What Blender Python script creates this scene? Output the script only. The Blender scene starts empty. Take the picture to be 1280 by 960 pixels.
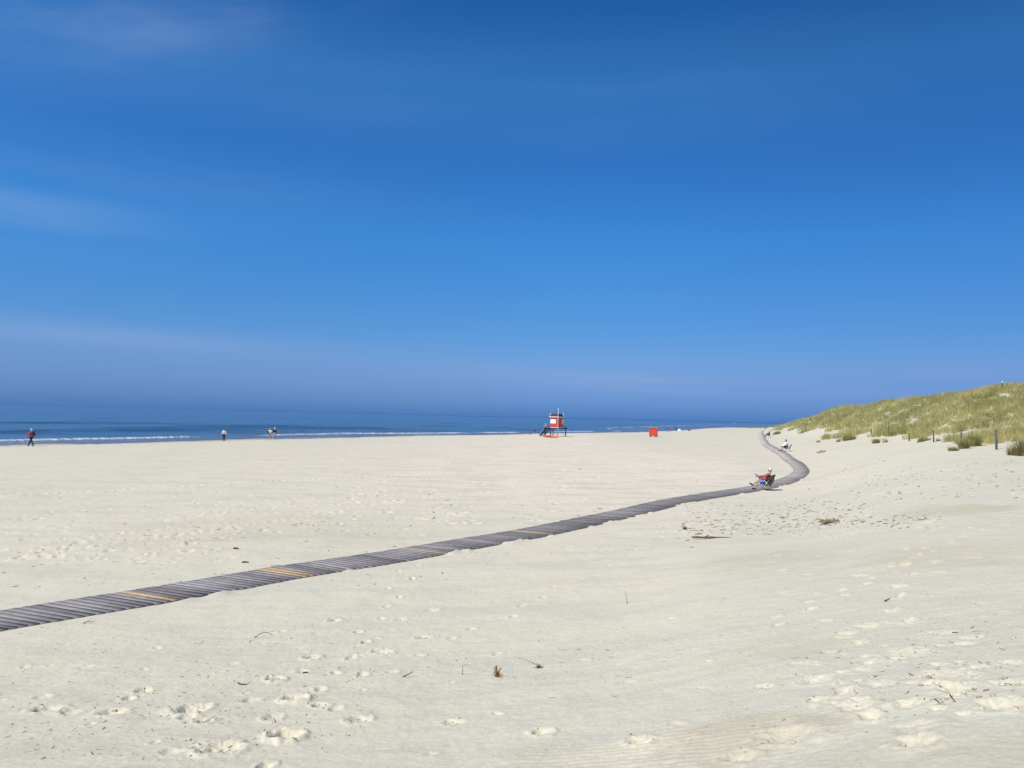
import bpy, bmesh, math, random
import numpy as np
from mathutils import Vector, Matrix, noise as mnoise
random.seed(7); rng = np.random.default_rng(7)
sc = bpy.context.scene
COL = sc.collection
R = math.radians
HAZE = 7e-5

# ------------------------------------------------------------------ camera
F = 962.0; ZC = 4.5
PITCH = math.atan(41.5 / F); ROLL = R(1.37)
fwd = Vector((0, math.cos(PITCH), math.sin(PITCH)))
rt0 = Vector((1, 0, 0)); up0 = rt0.cross(fwd)
rt = rt0 * math.cos(ROLL) + up0 * math.sin(ROLL)
upv = up0 * math.cos(ROLL) - rt0 * math.sin(ROLL)
cd = bpy.data.cameras.new('camera'); cam = bpy.data.objects.new('camera', cd); COL.objects.link(cam)
cd.sensor_width = 36; cd.lens = F / 1280 * 36; cd.clip_start = 0.05; cd.clip_end = 60000
M = Matrix((rt, upv, -fwd)).transposed().to_4x4(); M.translation = (0, 0, ZC)
cam.matrix_world = M; sc.camera = cam

def pix_ray(px, py):
    d = fwd * F + rt * (px - 640) + upv * (480 - py)
    return d / d.y            # unit forward depth

# ------------------------------------------------------------------ noise (numpy)
_perm = rng.permutation(4096).astype(np.int64)
_gr = rng.uniform(0, 2 * np.pi, 4096); _gx, _gy = np.cos(_gr), np.sin(_gr)
def perlin(x, y, seed=0):
    xi = np.floor(x).astype(np.int64); yi = np.floor(y).astype(np.int64)
    xf = x - xi; yf = y - yi
    def g(ix, iy):
        return _perm[(_perm[(ix + seed * 131) & 4095] + iy) & 4095]
    u = xf * xf * xf * (xf * (xf * 6 - 15) + 10); v = yf * yf * yf * (yf * (yf * 6 - 15) + 10)
    def dot(ix, iy, fx, fy):
        k = g(ix, iy); return _gx[k] * fx + _gy[k] * fy
    a = dot(xi, yi, xf, yf); b = dot(xi + 1, yi, xf - 1, yf)
    c = dot(xi, yi + 1, xf, yf - 1); d = dot(xi + 1, yi + 1, xf - 1, yf - 1)
    return (a + (b - a) * u) * (1 - v) + (c + (d - c) * u) * v
def fbm(x, y, oct=4, seed=0, gain=.5):
    s = 0; a = 1
    for k in range(oct):
        s = s + a * perlin(x * 2 ** k, y * 2 ** k, seed + k); a *= gain
    return s
def sst(a, b, x):
    t = np.clip((x - a) / (b - a), 0, 1); return t * t * (3 - 2 * t)

# ------------------------------------------------------------------ terrain: heights given as drop H below eye level at (bearing, distance)
CP = []
def col(px, pts):
    for Y, H in pts:
        u = (px - 640) / F; CP.append((math.atan(u), Y * math.hypot(1, u), H))
def colA(deg, pts):
    for r, H in pts: CP.append((R(deg), r, H))
col(0,   [(2,1.75),(3,2.1),(6,2.9),(10,3.55),(14.3,3.97),(30,4.08),(55,4.12),(72,4.25),(86,4.5),(98,4.8),(140,6.5),(300,8),(600,9)])
col(280, [(2,1.75),(3,2.1),(6.5,2.95),(10,3.5),(15,3.95),(30,4.05),(70,4.08),(98,4.25),(117,4.5),(134,4.8),(190,6.5),(600,9)])
col(500, [(2,1.75),(3,2.05),(6.5,2.9),(10,3.45),(15,3.85),(22,4.0),(60,4.05),(110,4.08),(138,4.25),(161,4.5),(185,4.8),(260,6.5),(600,9)])
col(640, [(2,1.7),(3,2.0),(6.5,2.82),(10,3.35),(15,3.75),(22,3.95),(28,4.0),(60,4.03),(120,4.05),(172,4.22),(201,4.5),(232,4.8),(330,6.5),(600,9)])
col(740, [(60,4.02),(175,4.02),(222,4.22),(253,4.5),(290,4.8),(400,6.5),(600,8)])
col(810, [(3,1.95),(6.5,2.65),(10,3.1),(15,3.5),(24,3.82),(38,3.98),(60,4.0),(192,4.0),(265,4.15),(300,4.5),(340,4.8),(450,6.5),(600,8)])
col(850, [(100,3.93),(200,3.85),(300,3.72),(345,4.3),(400,5.2),(600,8)])
col(885, [(60,3.9),(150,3.55),(250,3.0),(320,2.75),(370,3.6),(440,5.2),(600,8)])
col(915, [(3,1.9),(6,2.45),(10,2.85),(15,3.2),(24,3.6),(35,3.85),(47,3.95),(60,3.85),(100,3.5),(180,3.0),(270,2.45),(330,2.15),(390,3.4),(450,4.8),(600,8)])
col(950, [(70,3.6),(87,3.4),(115,3.25),(142,3.1),(186,2.9),(225,2.68),(268,2.38),(330,2.1),(390,3.2),(470,4.6),(600,7)])
col(975, [(58,3.75),(75,3.45),(95,3.15),(130,2.75),(190,2.2),(250,1.75),(300,1.4),(340,1.8),(600,4)])
col(1000,[(45,3.8),(58,3.72),(75,3.25),(100,2.6),(150,1.9),(190,1.45),(215,0.1),(235,-1.2),(270,-0.8),(330,0.8),(600,3)])
col(1040,[(25,3.3),(35,3.4),(45,3.45),(60,3.2),(80,2.4),(105,1.75),(128,0.9),(150,-1.8),(172,-3.3),(200,-3.0),(260,-1.0),(400,1),(600,3)])
col(1100,[(3,1.8),(6,2.2),(10,2.5),(18,2.75),(28,2.85),(45,2.8),(60,2.35),(75,1.75),(90,1.15),(104,-0.2),(118,-2.6),(130,-3.6),(150,-3.3),(200,-1.5),(400,1),(600,3)])
col(1150,[(40,2.35),(55,1.85),(70,1.3),(84,.3),(98,-2.3),(112,-3.8),(130,-3.6),(200,-1)])
col(1200,[(6,2.05),(10,2.3),(20,2.35),(35,2.1),(48,1.75),(58,1.35),(70,.1),(82,-2.4),(95,-4.0),(112,-3.8),(160,-2),(400,0)])
col(1245,[(30,2.1),(44,1.65),(52,1.4),(62,.45),(74,-2.2),(86,-4.2),(102,-4.1),(140,-2)])
col(1290,[(3,1.7),(6,1.95),(12,2.15),(20,2.15),(34,1.9),(47,1.6),(57,.5),(68,-2.2),(80,-4.25),(98,-4.2),(130,-2),(400,0),(600,2)])
colA(48, [(3,1.6),(8,1.85),(20,1.6),(38,1.2),(50,0),(66,-3.5),(80,-4.3),(120,-3),(600,1)])
colA(65, [(3,1.5),(10,1.6),(25,1.2),(40,-.5),(60,-4),(120,-3),(600,1)])
colA(100,[(3,1.4),(10,1.2),(25,0),(40,-3),(100,-3),(600,1)])
colA(140,[(3,1.35),(10,.9),(25,-.5),(60,-2),(600,1)])
for a in (180, -180): colA(a, [(1.2,1.45),(3,1.4),(10,.9),(25,0),(60,-1),(600,1)])
for a in (-130,): colA(a, [(3,1.5),(10,1.7),(25,2.2),(60,3),(130,4.5),(300,7),(600,9)])
colA(-90,[(3,1.75),(8,2.4),(20,3.6),(50,4.1),(88,4.5),(120,5.5),(300,8),(600,9)])
colA(-58,[(3,2.0),(8,3.1),(15,3.9),(40,4.1),(66,4.25),(80,4.5),(95,4.85),(150,6.5),(600,9)])
for a in (-150,-100,-50,0,50,100,150): colA(a, [(1.0, 1.56)])
CP = np.array(CP)
def _w(th, r): return th * 3.0, np.log(np.clip(r, .8, 700))
_cx, _cy = _w(CP[:, 0], CP[:, 1]); _n = len(CP)
def _k(d2): return np.where(d2 > 1e-12, .5 * d2 * np.log(np.maximum(d2, 1e-12)), 0)
_A = np.zeros((_n + 3, _n + 3))
_A[:_n, :_n] = _k((_cx[:, None] - _cx) ** 2 + (_cy[:, None] - _cy) ** 2) + np.eye(_n) * 1e-3
_A[:_n, _n] = 1; _A[:_n, _n + 1] = _cx; _A[:_n, _n + 2] = _cy; _A[_n:, :_n] = _A[:_n, _n:].T
_sol = np.linalg.solve(_A, np.concatenate([CP[:, 2], [0, 0, 0]]))
def base_z(x, y):
    x = np.asarray(x, float); y = np.asarray(y, float); shp = x.shape
    x = x.ravel(); y = y.ravel(); out = np.empty_like(x)
    for i in range(0, len(x), 40000):
        a, b = _w(np.arctan2(x[i:i+40000], y[i:i+40000]), np.hypot(x[i:i+40000], y[i:i+40000]))
        h = _sol[_n] + _sol[_n + 1] * a + _sol[_n + 2] * b
        h = h + _k((a[:, None] - _cx) ** 2 + (b[:, None] - _cy) ** 2) @ _sol[:_n]
        out[i:i+40000] = ZC - h
    return out.reshape(shp)

def hit(px, py, zfun=None):
    d = pix_ray(px, py); t = np.exp(np.linspace(math.log(1.5), math.log(3000), 2600))
    z = ZC + d.z * t; g = (zfun or base_z)(d.x * t, t)
    i = int(np.argmax(z < g))
    if not (z < g).any(): i = len(t) - 1
    a = (z[i-1] - g[i-1]) / max(1e-9, (z[i-1] - g[i-1]) - (z[i] - g[i])) if i else 0
    tt = t[i-1] + (t[i] - t[i-1]) * a if i else t[0]
    return Vector((d.x * tt, tt, ZC + d.z * tt))

# boardwalk centre line (world)
_bp = [(-160,806),(-70,791),(0,778.5),(190,746.5),(356,717.5),(480,698.5),(600,678),(670,666),(785,641.5),(852,626),(935,612.5),(965,607),(984,601.5),(997,595),(1001.5,588.5),
       (995,580),(985.5,574),(978.5,568),(967,561.5),(956.5,554.5),(952,545.5),(950.5,541),(953.5,538)]
_w0 = [hit(*p) for p in _bp]
def smooth_line(pts, step):
    P = [Vector((p.x, p.y)) for p in pts]; P = [P[0] * 2 - P[1]] + P + [P[-1] * 2 - P[-2]]
    dense = []
    for i in range(1, len(P) - 2):
        for k in range(60):
            t = k / 60; a, b, c, d = P[i-1], P[i], P[i+1], P[i+2]
            dense.append(.5 * ((2 * b) + (c - a) * t + (2 * a - 5 * b + 4 * c - d) * t * t + (3 * b - a - 3 * c + d) * t ** 3))
    for _ in range(30):
        dense = [dense[0]] + [(dense[i-1] + dense[i] * 2 + dense[i+1]) / 4 for i in range(1, len(dense) - 1)] + [dense[-1]]
    out = [dense[0].copy()]; acc = 0
    for i in range(1, len(dense)):
        a, b = dense[i-1], dense[i]; L = (b - a).length; pos = 0
        while acc + (L - pos) >= step:
            pos += step - acc; acc = 0; out.append(a.lerp(b, pos / L))
        acc += L - pos
    return np.array(out)
PATH = smooth_line(_w0, .20)
PATH_S = PATH[::5]
def path_dist(x, y):
    x = np.asarray(x, float).ravel(); y = np.asarray(y, float).ravel(); out = np.full(x.shape, 99.)
    bx = (x > PATH_S[:, 0].min() - 6) & (x < PATH_S[:, 0].max() + 6) & (y > PATH_S[:, 1].min() - 6) & (y < PATH_S[:, 1].max() + 6)
    idx = np.nonzero(bx)[0]
    for i in range(0, len(idx), 8000):
        j = idx[i:i+8000]
        out[j] = np.sqrt(((x[j, None] - PATH_S[:, 0]) ** 2 + (y[j, None] - PATH_S[:, 1]) ** 2).min(1))
    return out

# shoreline (water meets sand), world
SH = [(-140,-160),(-96,-20),(-78,45)] + [tuple(hit(px, py, lambda x, y: np.zeros_like(x))[:2]) for px, py in ((0,556.5),(150,553),(280,550),(400,547.3),(500,545),(640,543),(740,541),(810,540))] + [(62,400),(110,560),(220,900)]
SH = np.array(SH)
def shore_d(x, y):      # signed distance, positive offshore (left side)
    x = np.asarray(x, float).ravel(); y = np.asarray(y, float).ravel()
    best = np.full(x.shape, 1e18); sg = np.ones_like(x)
    for i in range(len(SH) - 1):
        a, b = SH[i], SH[i+1]; d = b - a; L2 = d @ d
        t = ((x - a[0]) * d[0] + (y - a[1]) * d[1]) / L2
        t = np.clip(t, 0 if i else -1e9, 1 if i < len(SH) - 2 else 1e9)
        qx = x - a[0] - t * d[0]; qy = y - a[1] - t * d[1]; q = qx * qx + qy * qy
        m = q < best; best[m] = q[m]; sg[m] = np.sign((d[0] * qy - d[1] * qx))[m]
    return np.sqrt(best) * sg

# trodden marks: (px, py, radius along m, radius across m, depth, angle, loose)
MARKS = []
def mark(px, py, a, b, dep, ang=0, loose=.8):
    p = hit(px, py); a, b = a * .72, max(b, a * .8) * 1.0
    if px > 900 and py > 740: dep *= .55; loose *= .8; a *= .8; b *= .8
    MARKS.append((p.x, p.y, a, b, dep, ang, loose))
for q in ((357,922,.21,.16,.085,.5,.7),(369,876,.19,.13,.075,.4,.8),(344,849,.15,.12,.06,.6,.8),(390,822,.16,.10,.055,.3,.9),(418,777,.16,.10,.04,.2,.7),
          (240,887,.26,.19,.05,.2,.8),(275,937,.26,.2,.045,.1,.8),(400,885,.12,.09,.04,.5,.6),(450,902,.16,.09,.03,.1,.7),(478,815,.2,.1,.04,.4,.9),(530,797,.2,.08,.025,0,.8),
          (255,902,.12,.07,.03,0,.7),(180,862,.16,.09,.03,.3,.7),(60,886,.2,.1,.04,0,.8),(140,890,.2,.1,.035,.1,.7),(500,775,.15,.07,.02,0,.6),(540,764,.2,.07,.02,0,.6),
          (985,918,.34,.25,.07,-.1,.25),(925,943,.2,.13,.05,.1,.7),(1147,928,.2,.08,.05,-.1,.9),(1145,912,.26,.12,.035,-.2,.25),(678,917,.13,.08,.035,0,.8),(566,903,.14,.06,.02,0,.7),
          (800,925,.14,.08,.03,0,.8),(1020,853,.25,.13,.05,.2,.8),(1085,783,.25,.10,.035,0,.9),(1060,792,.22,.1,.03,.1,.9),(1135,818,.4,.10,.03,0,.9),(1100,858,.22,.1,.035,0,.8),
          (1163,858,.13,.09,.05,.3,.9),(1200,862,.24,.13,.05,-.2,.8),(1140,880,.2,.08,.035,0,.8),(1255,885,.26,.14,.055,-.2,.8),(1070,884,.25,.09,.04,0,.9),(1020,876,.13,.07,.04,0,.8),
          (955,860,.15,.1,.03,0,.7),(1180,845,.3,.07,.03,0,.8),(1260,855,.2,.08,.04,0,.8),(1180,792,.25,.09,.03,0,.7),(1215,798,.2,.07,.03,.2,.7),(1040,815,.2,.06,.025,0,.8),(1000,832,.2,.06,.02,0,.7)):
    mark(*q)
def scat(n, x0, x1, y0, y1, amin, amax, dmin, dmax, lo=.5, hi=.9, lump=1):
    for _ in range(n):
        a = random.uniform(amin, amax); mark(random.uniform(x0, x1), random.uniform(y0, y1), a, a * random.uniform(.8, 1.2), random.uniform(dmin, dmax), random.uniform(-.6, .6), random.uniform(lo, hi))
scat(40, 1010, 1290, 775, 900, .05, .16, .012, .035)
scat(26, 940, 1285, 690, 780, .08, .2, .01, .03, .4, .8)
scat(22, 0, 420, 790, 960, .05, .14, .01, .03, .3, .7)
scat(16, 420, 900, 770, 950, .05, .12, .006, .02, .3, .7)
scat(150, 850, 1075, 622, 672, .06, .17, .03, .09, .0, .5)        # churned patch beside the boardwalk
scat(40, 930, 1180, 625, 660, .06, .2, .015, .05, .2, .6)
scat(260, 420, 900, 570, 655, .14, .34, .02, .05, .1, .5)
scat(230, 0, 300, 590, 705, .10, .24, .012, .036, .0, .35); scat(120, 240, 560, 590, 670, .12, .26, .012, .036, .0, .3)
scat(50, 1000, 1280, 570, 620, .08, .25, .01, .04, .2, .6)
# two lines of old footprints
def trail(p0, p1, n, a=.15, d=.03, jit=.14):
    A = hit(*p0); B = hit(*p1); v = (B - A); side = Vector((-v.y, v.x, 0)).normalized()
    for i in range(n):
        p = A.lerp(B, (i + random.uniform(-.15, .15)) / n) + side * ((.12 if i % 2 else -.12) + random.uniform(-jit, jit))
        MARKS.append((p.x, p.y, a * random.uniform(.8, 1.15), a * .5, d * random.uniform(.5, 1.3), math.atan2(v.y, v.x) + random.uniform(-.2, .2), random.uniform(.4, .9)))
trail((330,955), (520,690), 16, .14, .035); trail((560,800), (905,630), 26, .14, .018); trail((1050,900), (1180,600), 30, .15, .03); trail((960,780), (1280,640), 26, .14, .022)
trail((0,700), (430,640), 60, .16, .03); trail((200,650), (900,570), 110, .2, .04); trail((0,620), (560,590), 110, .2, .04)
MK = np.array(MARKS)

def ground_full(x, y):
    """z, loose, churn at points"""
    x = np.asarray(x, float).ravel(); y = np.asarray(y, float).ravel(); r = np.hypot(x, y)
    z = base_z(x, y); H = ZC - z
    pd = path_dist(x, y); flat = sst(.7, 2.2, pd)
    dune = sst(1.6, -.2, H + .004 * np.clip(y, 0, 300) * -1 + .4)      # how much on the dune
    # broad swells of the sand and small wind relief
    z = z + flat * (1 - dune) * (.05 * fbm(x * .18, y * .11, 3, 3) + .022 * fbm(x * .9 + 7, y * .6, 3, 9))
    near = sst(40, 12, r)
    z = z + .065 * np.exp(-((pd - .84) / .15) ** 2) * sst(.10, .45, fbm(x * .55, y * .55, 3, 131)) * sst(6, 14, r) + .05 * np.exp(-(pd / .75) ** 2) * sst(.1, .5, fbm(x * .5, y * .5, 3, 137)) * sst(40, 70, r)
    z = z + flat * near * (.010 * fbm(x * 3.1 - y * 1.2, y * 3.6, 3, 21) + .0045 * fbm(x * 11, y * 12, 2, 31))
    # wind ripples in one hollow
    hx, hy = RIP; rip = np.exp(-(((x - hx) / 1.1) ** 2 + ((y - hy) / .7) ** 2))
    z = z + rip * .006 * np.sin((y * 1.0 + x * .22) * 62 + 2.2 * perlin(x * 2, y * 2, 5))
    # hummocks of the dune
    z = z + dune * (.55 * fbm(x * .16, y * .10, 3, 41) + .16 * fbm(x * .8, y * .6, 2, 47))
    loose = np.zeros_like(x); churn = np.zeros_like(x); pad = np.zeros_like(x)
    order = np.argsort(y); ys = y[order]
    for (mx, my, a, b, dep, ang, lo) in MK:
        w_ = max(a, b) * 2.4; i = order[np.searchsorted(ys, my - w_):np.searchsorted(ys, my + w_)]; i = i[np.abs(x[i] - mx) < w_]
        if not len(i): continue
        ca, sa = math.cos(ang), math.sin(ang); dx = x[i] - mx; dy = y[i] - my
        wob = 1 + .35 * perlin(dx / a * 1.3 + mx * 7, dy / a * 1.3 + my * 7, 61)
        q = np.sqrt(((dx * ca + dy * sa) / a) ** 2 + ((-dx * sa + dy * ca) / b) ** 2) * wob
        bowl = -dep * (1 - sst(.35, 1.05, q)); rim = dep * .45 * np.exp(-((q - 1.3) / .3) ** 2)
        cl = dep * .55 * fbm(dx * 14 + mx * 5, dy * 14, 2, 71) * (q < 1.5) * np.exp(-q * q * .5)
        z[i] += (bowl + rim + cl) * flat[i]
        loose[i] = np.maximum(loose[i], lo * (1 - sst(.6, 1.3, q + 1.1 * fbm(dx * 11, dy * 11, 3, 81))))
    return z, loose, dune
p = hit(835, 935); RIP = (p.x, p.y)
def gz(x, y):
    return float(ground_full(np.array([x]), np.array([y]))[0][0])
def on(px, py):
    p = hit(px, py); return Vector((p.x, p.y, gz(p.x, p.y)))

# ------------------------------------------------------------------ tools
def tag(o, label=None, cat=None, group=None, kind=None):
    if label: o['label'] = label
    if cat: o['category'] = cat
    if group: o['group'] = group
    if kind: o['kind'] = kind
    return o
def link(name, me, mat=None, parent=None, smooth=False):
    o = bpy.data.objects.new(name, me); COL.objects.link(o)
    if mat is not None:
        for m in (mat if isinstance(mat, (list, tuple)) else [mat]): me.materials.append(m)
    if parent: o.parent = parent
    if smooth: me.shade_smooth()
    return o
def empty(name, loc, rz=0, **k):
    o = bpy.data.objects.new(name, None); COL.objects.link(o); o.location = loc; o.rotation_euler = (0, 0, rz); o.empty_display_size = .2
    return tag(o, **k)
def np_mesh(name, V, Q, attrs=None):
    me = bpy.data.meshes.new(name); V = np.asarray(V, np.float32); Q = np.asarray(Q, np.int32)
    k = Q.shape[1]
    me.vertices.add(len(V)); me.vertices.foreach_set('co', V.ravel())
    me.loops.add(Q.size); me.loops.foreach_set('vertex_index', Q.ravel())
    me.polygons.add(len(Q)); me.polygons.foreach_set('loop_start', np.arange(0, Q.size, k, dtype=np.int32)); me.polygons.foreach_set('loop_total', np.full(len(Q), k, np.int32))
    me.update(calc_edges=True)
    for n, a in (attrs or {}).items():
        a = np.asarray(a, np.float32)
        if a.ndim == 1:
            at = me.attributes.new(n, 'FLOAT', 'POINT'); at.data.foreach_set('value', a)
        else:
            at = me.attributes.new(n, 'FLOAT_COLOR', 'POINT'); at.data.foreach_set('color', np.c_[a, np.ones(len(a))].astype(np.float32).ravel())
    return me
class B:
    """collects solid shapes into one mesh"""
    def __init__(s): s.bm = bmesh.new()
    def box(s, c, d, rot=None, bev=0):
        r = bmesh.ops.create_cube(s.bm, size=1); vs = r['verts']
        bmesh.ops.scale(s.bm, vec=d, verts=vs)
        if bev: 
            es = list({e for v in vs for e in v.link_edges}); rr = bmesh.ops.bevel(s.bm, geom=es, offset=bev, segments=2, affect='EDGES', profile=.5)
            vs = list({v for f in rr['faces'] for v in f.verts} | {v for v in vs if v.is_valid})
        if rot is not None: bmesh.ops.rotate(s.bm, cent=(0, 0, 0), matrix=rot, verts=vs)
        bmesh.ops.translate(s.bm, vec=c, verts=vs); return s
    def rod(s, a, b, r, r2=None, n=8):
        a = Vector(a); b = Vector(b); d = b - a; q = d.to_track_quat('Z', 'Y').to_matrix()
        rr = bmesh.ops.create_cone(s.bm, cap_ends=True, segments=n, radius1=r, radius2=r if r2 is None else r2, depth=d.length)
        bmesh.ops.rotate(s.bm, cent=(0, 0, 0), matrix=q, verts=rr['verts']); bmesh.ops.translate(s.bm, vec=(a + b) / 2, verts=rr['verts']); return s
    def tube(s, pts, rad, n=8):
        pts = [Vector(p) for p in pts]; rings = []
        for i, p in enumerate(pts):
            d = (pts[min(i+1, len(pts)-1)] - pts[max(i-1, 0)]).normalized(); q = d.to_track_quat('Z', 'Y')
            r = rad[i] if isinstance(rad, (list, tuple)) else rad
            rings.append([s.bm.verts.new(p + q @ Vector((math.cos(k / n * 2 * math.pi) * r, math.sin(k / n * 2 * math.pi) * r, 0))) for k in range(n)])
        for a, b in zip(rings, rings[1:]):
            for k in range(n): s.bm.faces.new((a[k], a[(k+1) % n], b[(k+1) % n], b[k]))
        s.bm.faces.new(rings[0][::-1]); s.bm.faces.new(rings[-1]); return s
    def ball(s, c, d, rot=None, u=14, v=10):
        r = bmesh.ops.create_uvsphere(s.bm, u_segments=u, v_segments=v, radius=.5); bmesh.ops.scale(s.bm, vec=d, verts=r['verts'])
        if rot is not None: bmesh.ops.rotate(s.bm, cent=(0, 0, 0), matrix=rot, verts=r['verts'])
        bmesh.ops.translate(s.bm, vec=c, verts=r['verts']); return s
    def poly(s, pts, thick):            # sheet with thickness along its normal
        vs = [s.bm.verts.new(p) for p in pts]; f = s.bm.faces.new(vs); f.normal_update(); n = f.normal.copy()
        r = bmesh.ops.extrude_face_region(s.bm, geom=[f]); bmesh.ops.translate(s.bm, vec=n * thick, verts=[g for g in r['geom'] if isinstance(g, bmesh.types.BMVert)]); return s
    def build(s, name, mat, parent=None, smooth=False):
        bmesh.ops.recalc_face_normals(s.bm, faces=s.bm.faces[:])
        me = bpy.data.meshes.new(name); s.bm.to_mesh(me); s.bm.free(); return link(name, me, mat, parent, smooth)

# ------------------------------------------------------------------ materials
def new_mat(name):
    m = bpy.data.materials.new(name); m.use_nodes = True; nt = m.node_tree
    return m, nt, nt.nodes['Principled BSDF']
def N(nt, t, **k):
    n = nt.nodes.new(t)
    for a, v in k.items():
        if a in n.inputs.keys(): n.inputs[a].default_value = v
        else: setattr(n, a, v)
    return n
def L(nt, a, b): nt.links.new(a, b)
def math_(nt, op, a, b=None, c=None, clamp=False):
    n = nt.nodes.new('ShaderNodeMath'); n.operation = op; n.use_clamp = clamp
    for i, v in enumerate((a, b, c)):
        if v is None: continue
        if isinstance(v, (int, float)): n.inputs[i].default_value = v
        else: L(nt, v, n.inputs[i])
    return n.outputs[0]
def mixc(nt, f, a, b, mode='MIX'):
    n = nt.nodes.new('ShaderNodeMix'); n.data_type = 'RGBA'; n.blend_type = mode
    for i, v in ((0, f), (6, a), (7, b)):
        if isinstance(v, (int, float)): n.inputs[i].default_value = v
        elif isinstance(v, tuple): n.inputs[i].default_value = (*v, 1)
        else: L(nt, v, n.inputs[i])
    return n.outputs[2]
def sm(nt, x, a, b, lo=0, hi=1):
    n = nt.nodes.new('ShaderNodeMapRange'); n.interpolation_type = 'SMOOTHSTEP'
    L(nt, x, n.inputs[0])
    for i, v in enumerate((a, b, lo, hi)): n.inputs[i+1].default_value = v
    return n.outputs[0]
def noise(nt, vec, scale, detail=4, rough=.55, st=None):
    if st:
        mp = N(nt, 'ShaderNodeMapping'); mp.inputs['Scale'].default_value = st[:3]
        if len(st) > 3: mp.inputs['Rotation'].default_value = (0, 0, st[3])
        L(nt, vec, mp.inputs[0]); vec = mp.outputs[0]
    n = N(nt, 'ShaderNodeTexNoise'); n.inputs['Scale'].default_value = scale; n.inputs['Detail'].default_value = detail; n.inputs['Roughness'].default_value = rough
    L(nt, vec, n.inputs['Vector']); return n.outputs['Fac']
def pos(nt): return N(nt, 'ShaderNodeNewGeometry').outputs['Position']
def objco(nt): return N(nt, 'ShaderNodeTexCoord').outputs['Object']
def attr(nt, name, out='Fac'):
    n = N(nt, 'ShaderNodeAttribute'); n.attribute_name = name; return n.outputs[out]
def bump(nt, bs, h, strength, dist):
    b = N(nt, 'ShaderNodeBump'); b.inputs['Strength'].default_value = strength; b.inputs['Distance'].default_value = dist
    L(nt, h, b.inputs['Height']); L(nt, b.outputs[0], bs.inputs['Normal'])
def paint(name, c, rough=.5, var=.18, scale=6, metal=0, bmp=.0, c2=None):
    m, nt, bs = new_mat(name); co = objco(nt)
    f = noise(nt, co, scale, 5, .6)
    dk = c2 or tuple(x * (1 - var) for x in c); lt = tuple(min(1, x * (1 + var * .5)) for x in c)
    L(nt, mixc(nt, sm(nt, f, .3, .7), dk, lt), bs.inputs['Base Color'])
    bs.inputs['Roughness'].default_value = rough; bs.inputs['Metallic'].default_value = metal
    if bmp: bump(nt, bs, noise(nt, co, scale * 6, 3), bmp, .01)
    return m

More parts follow.
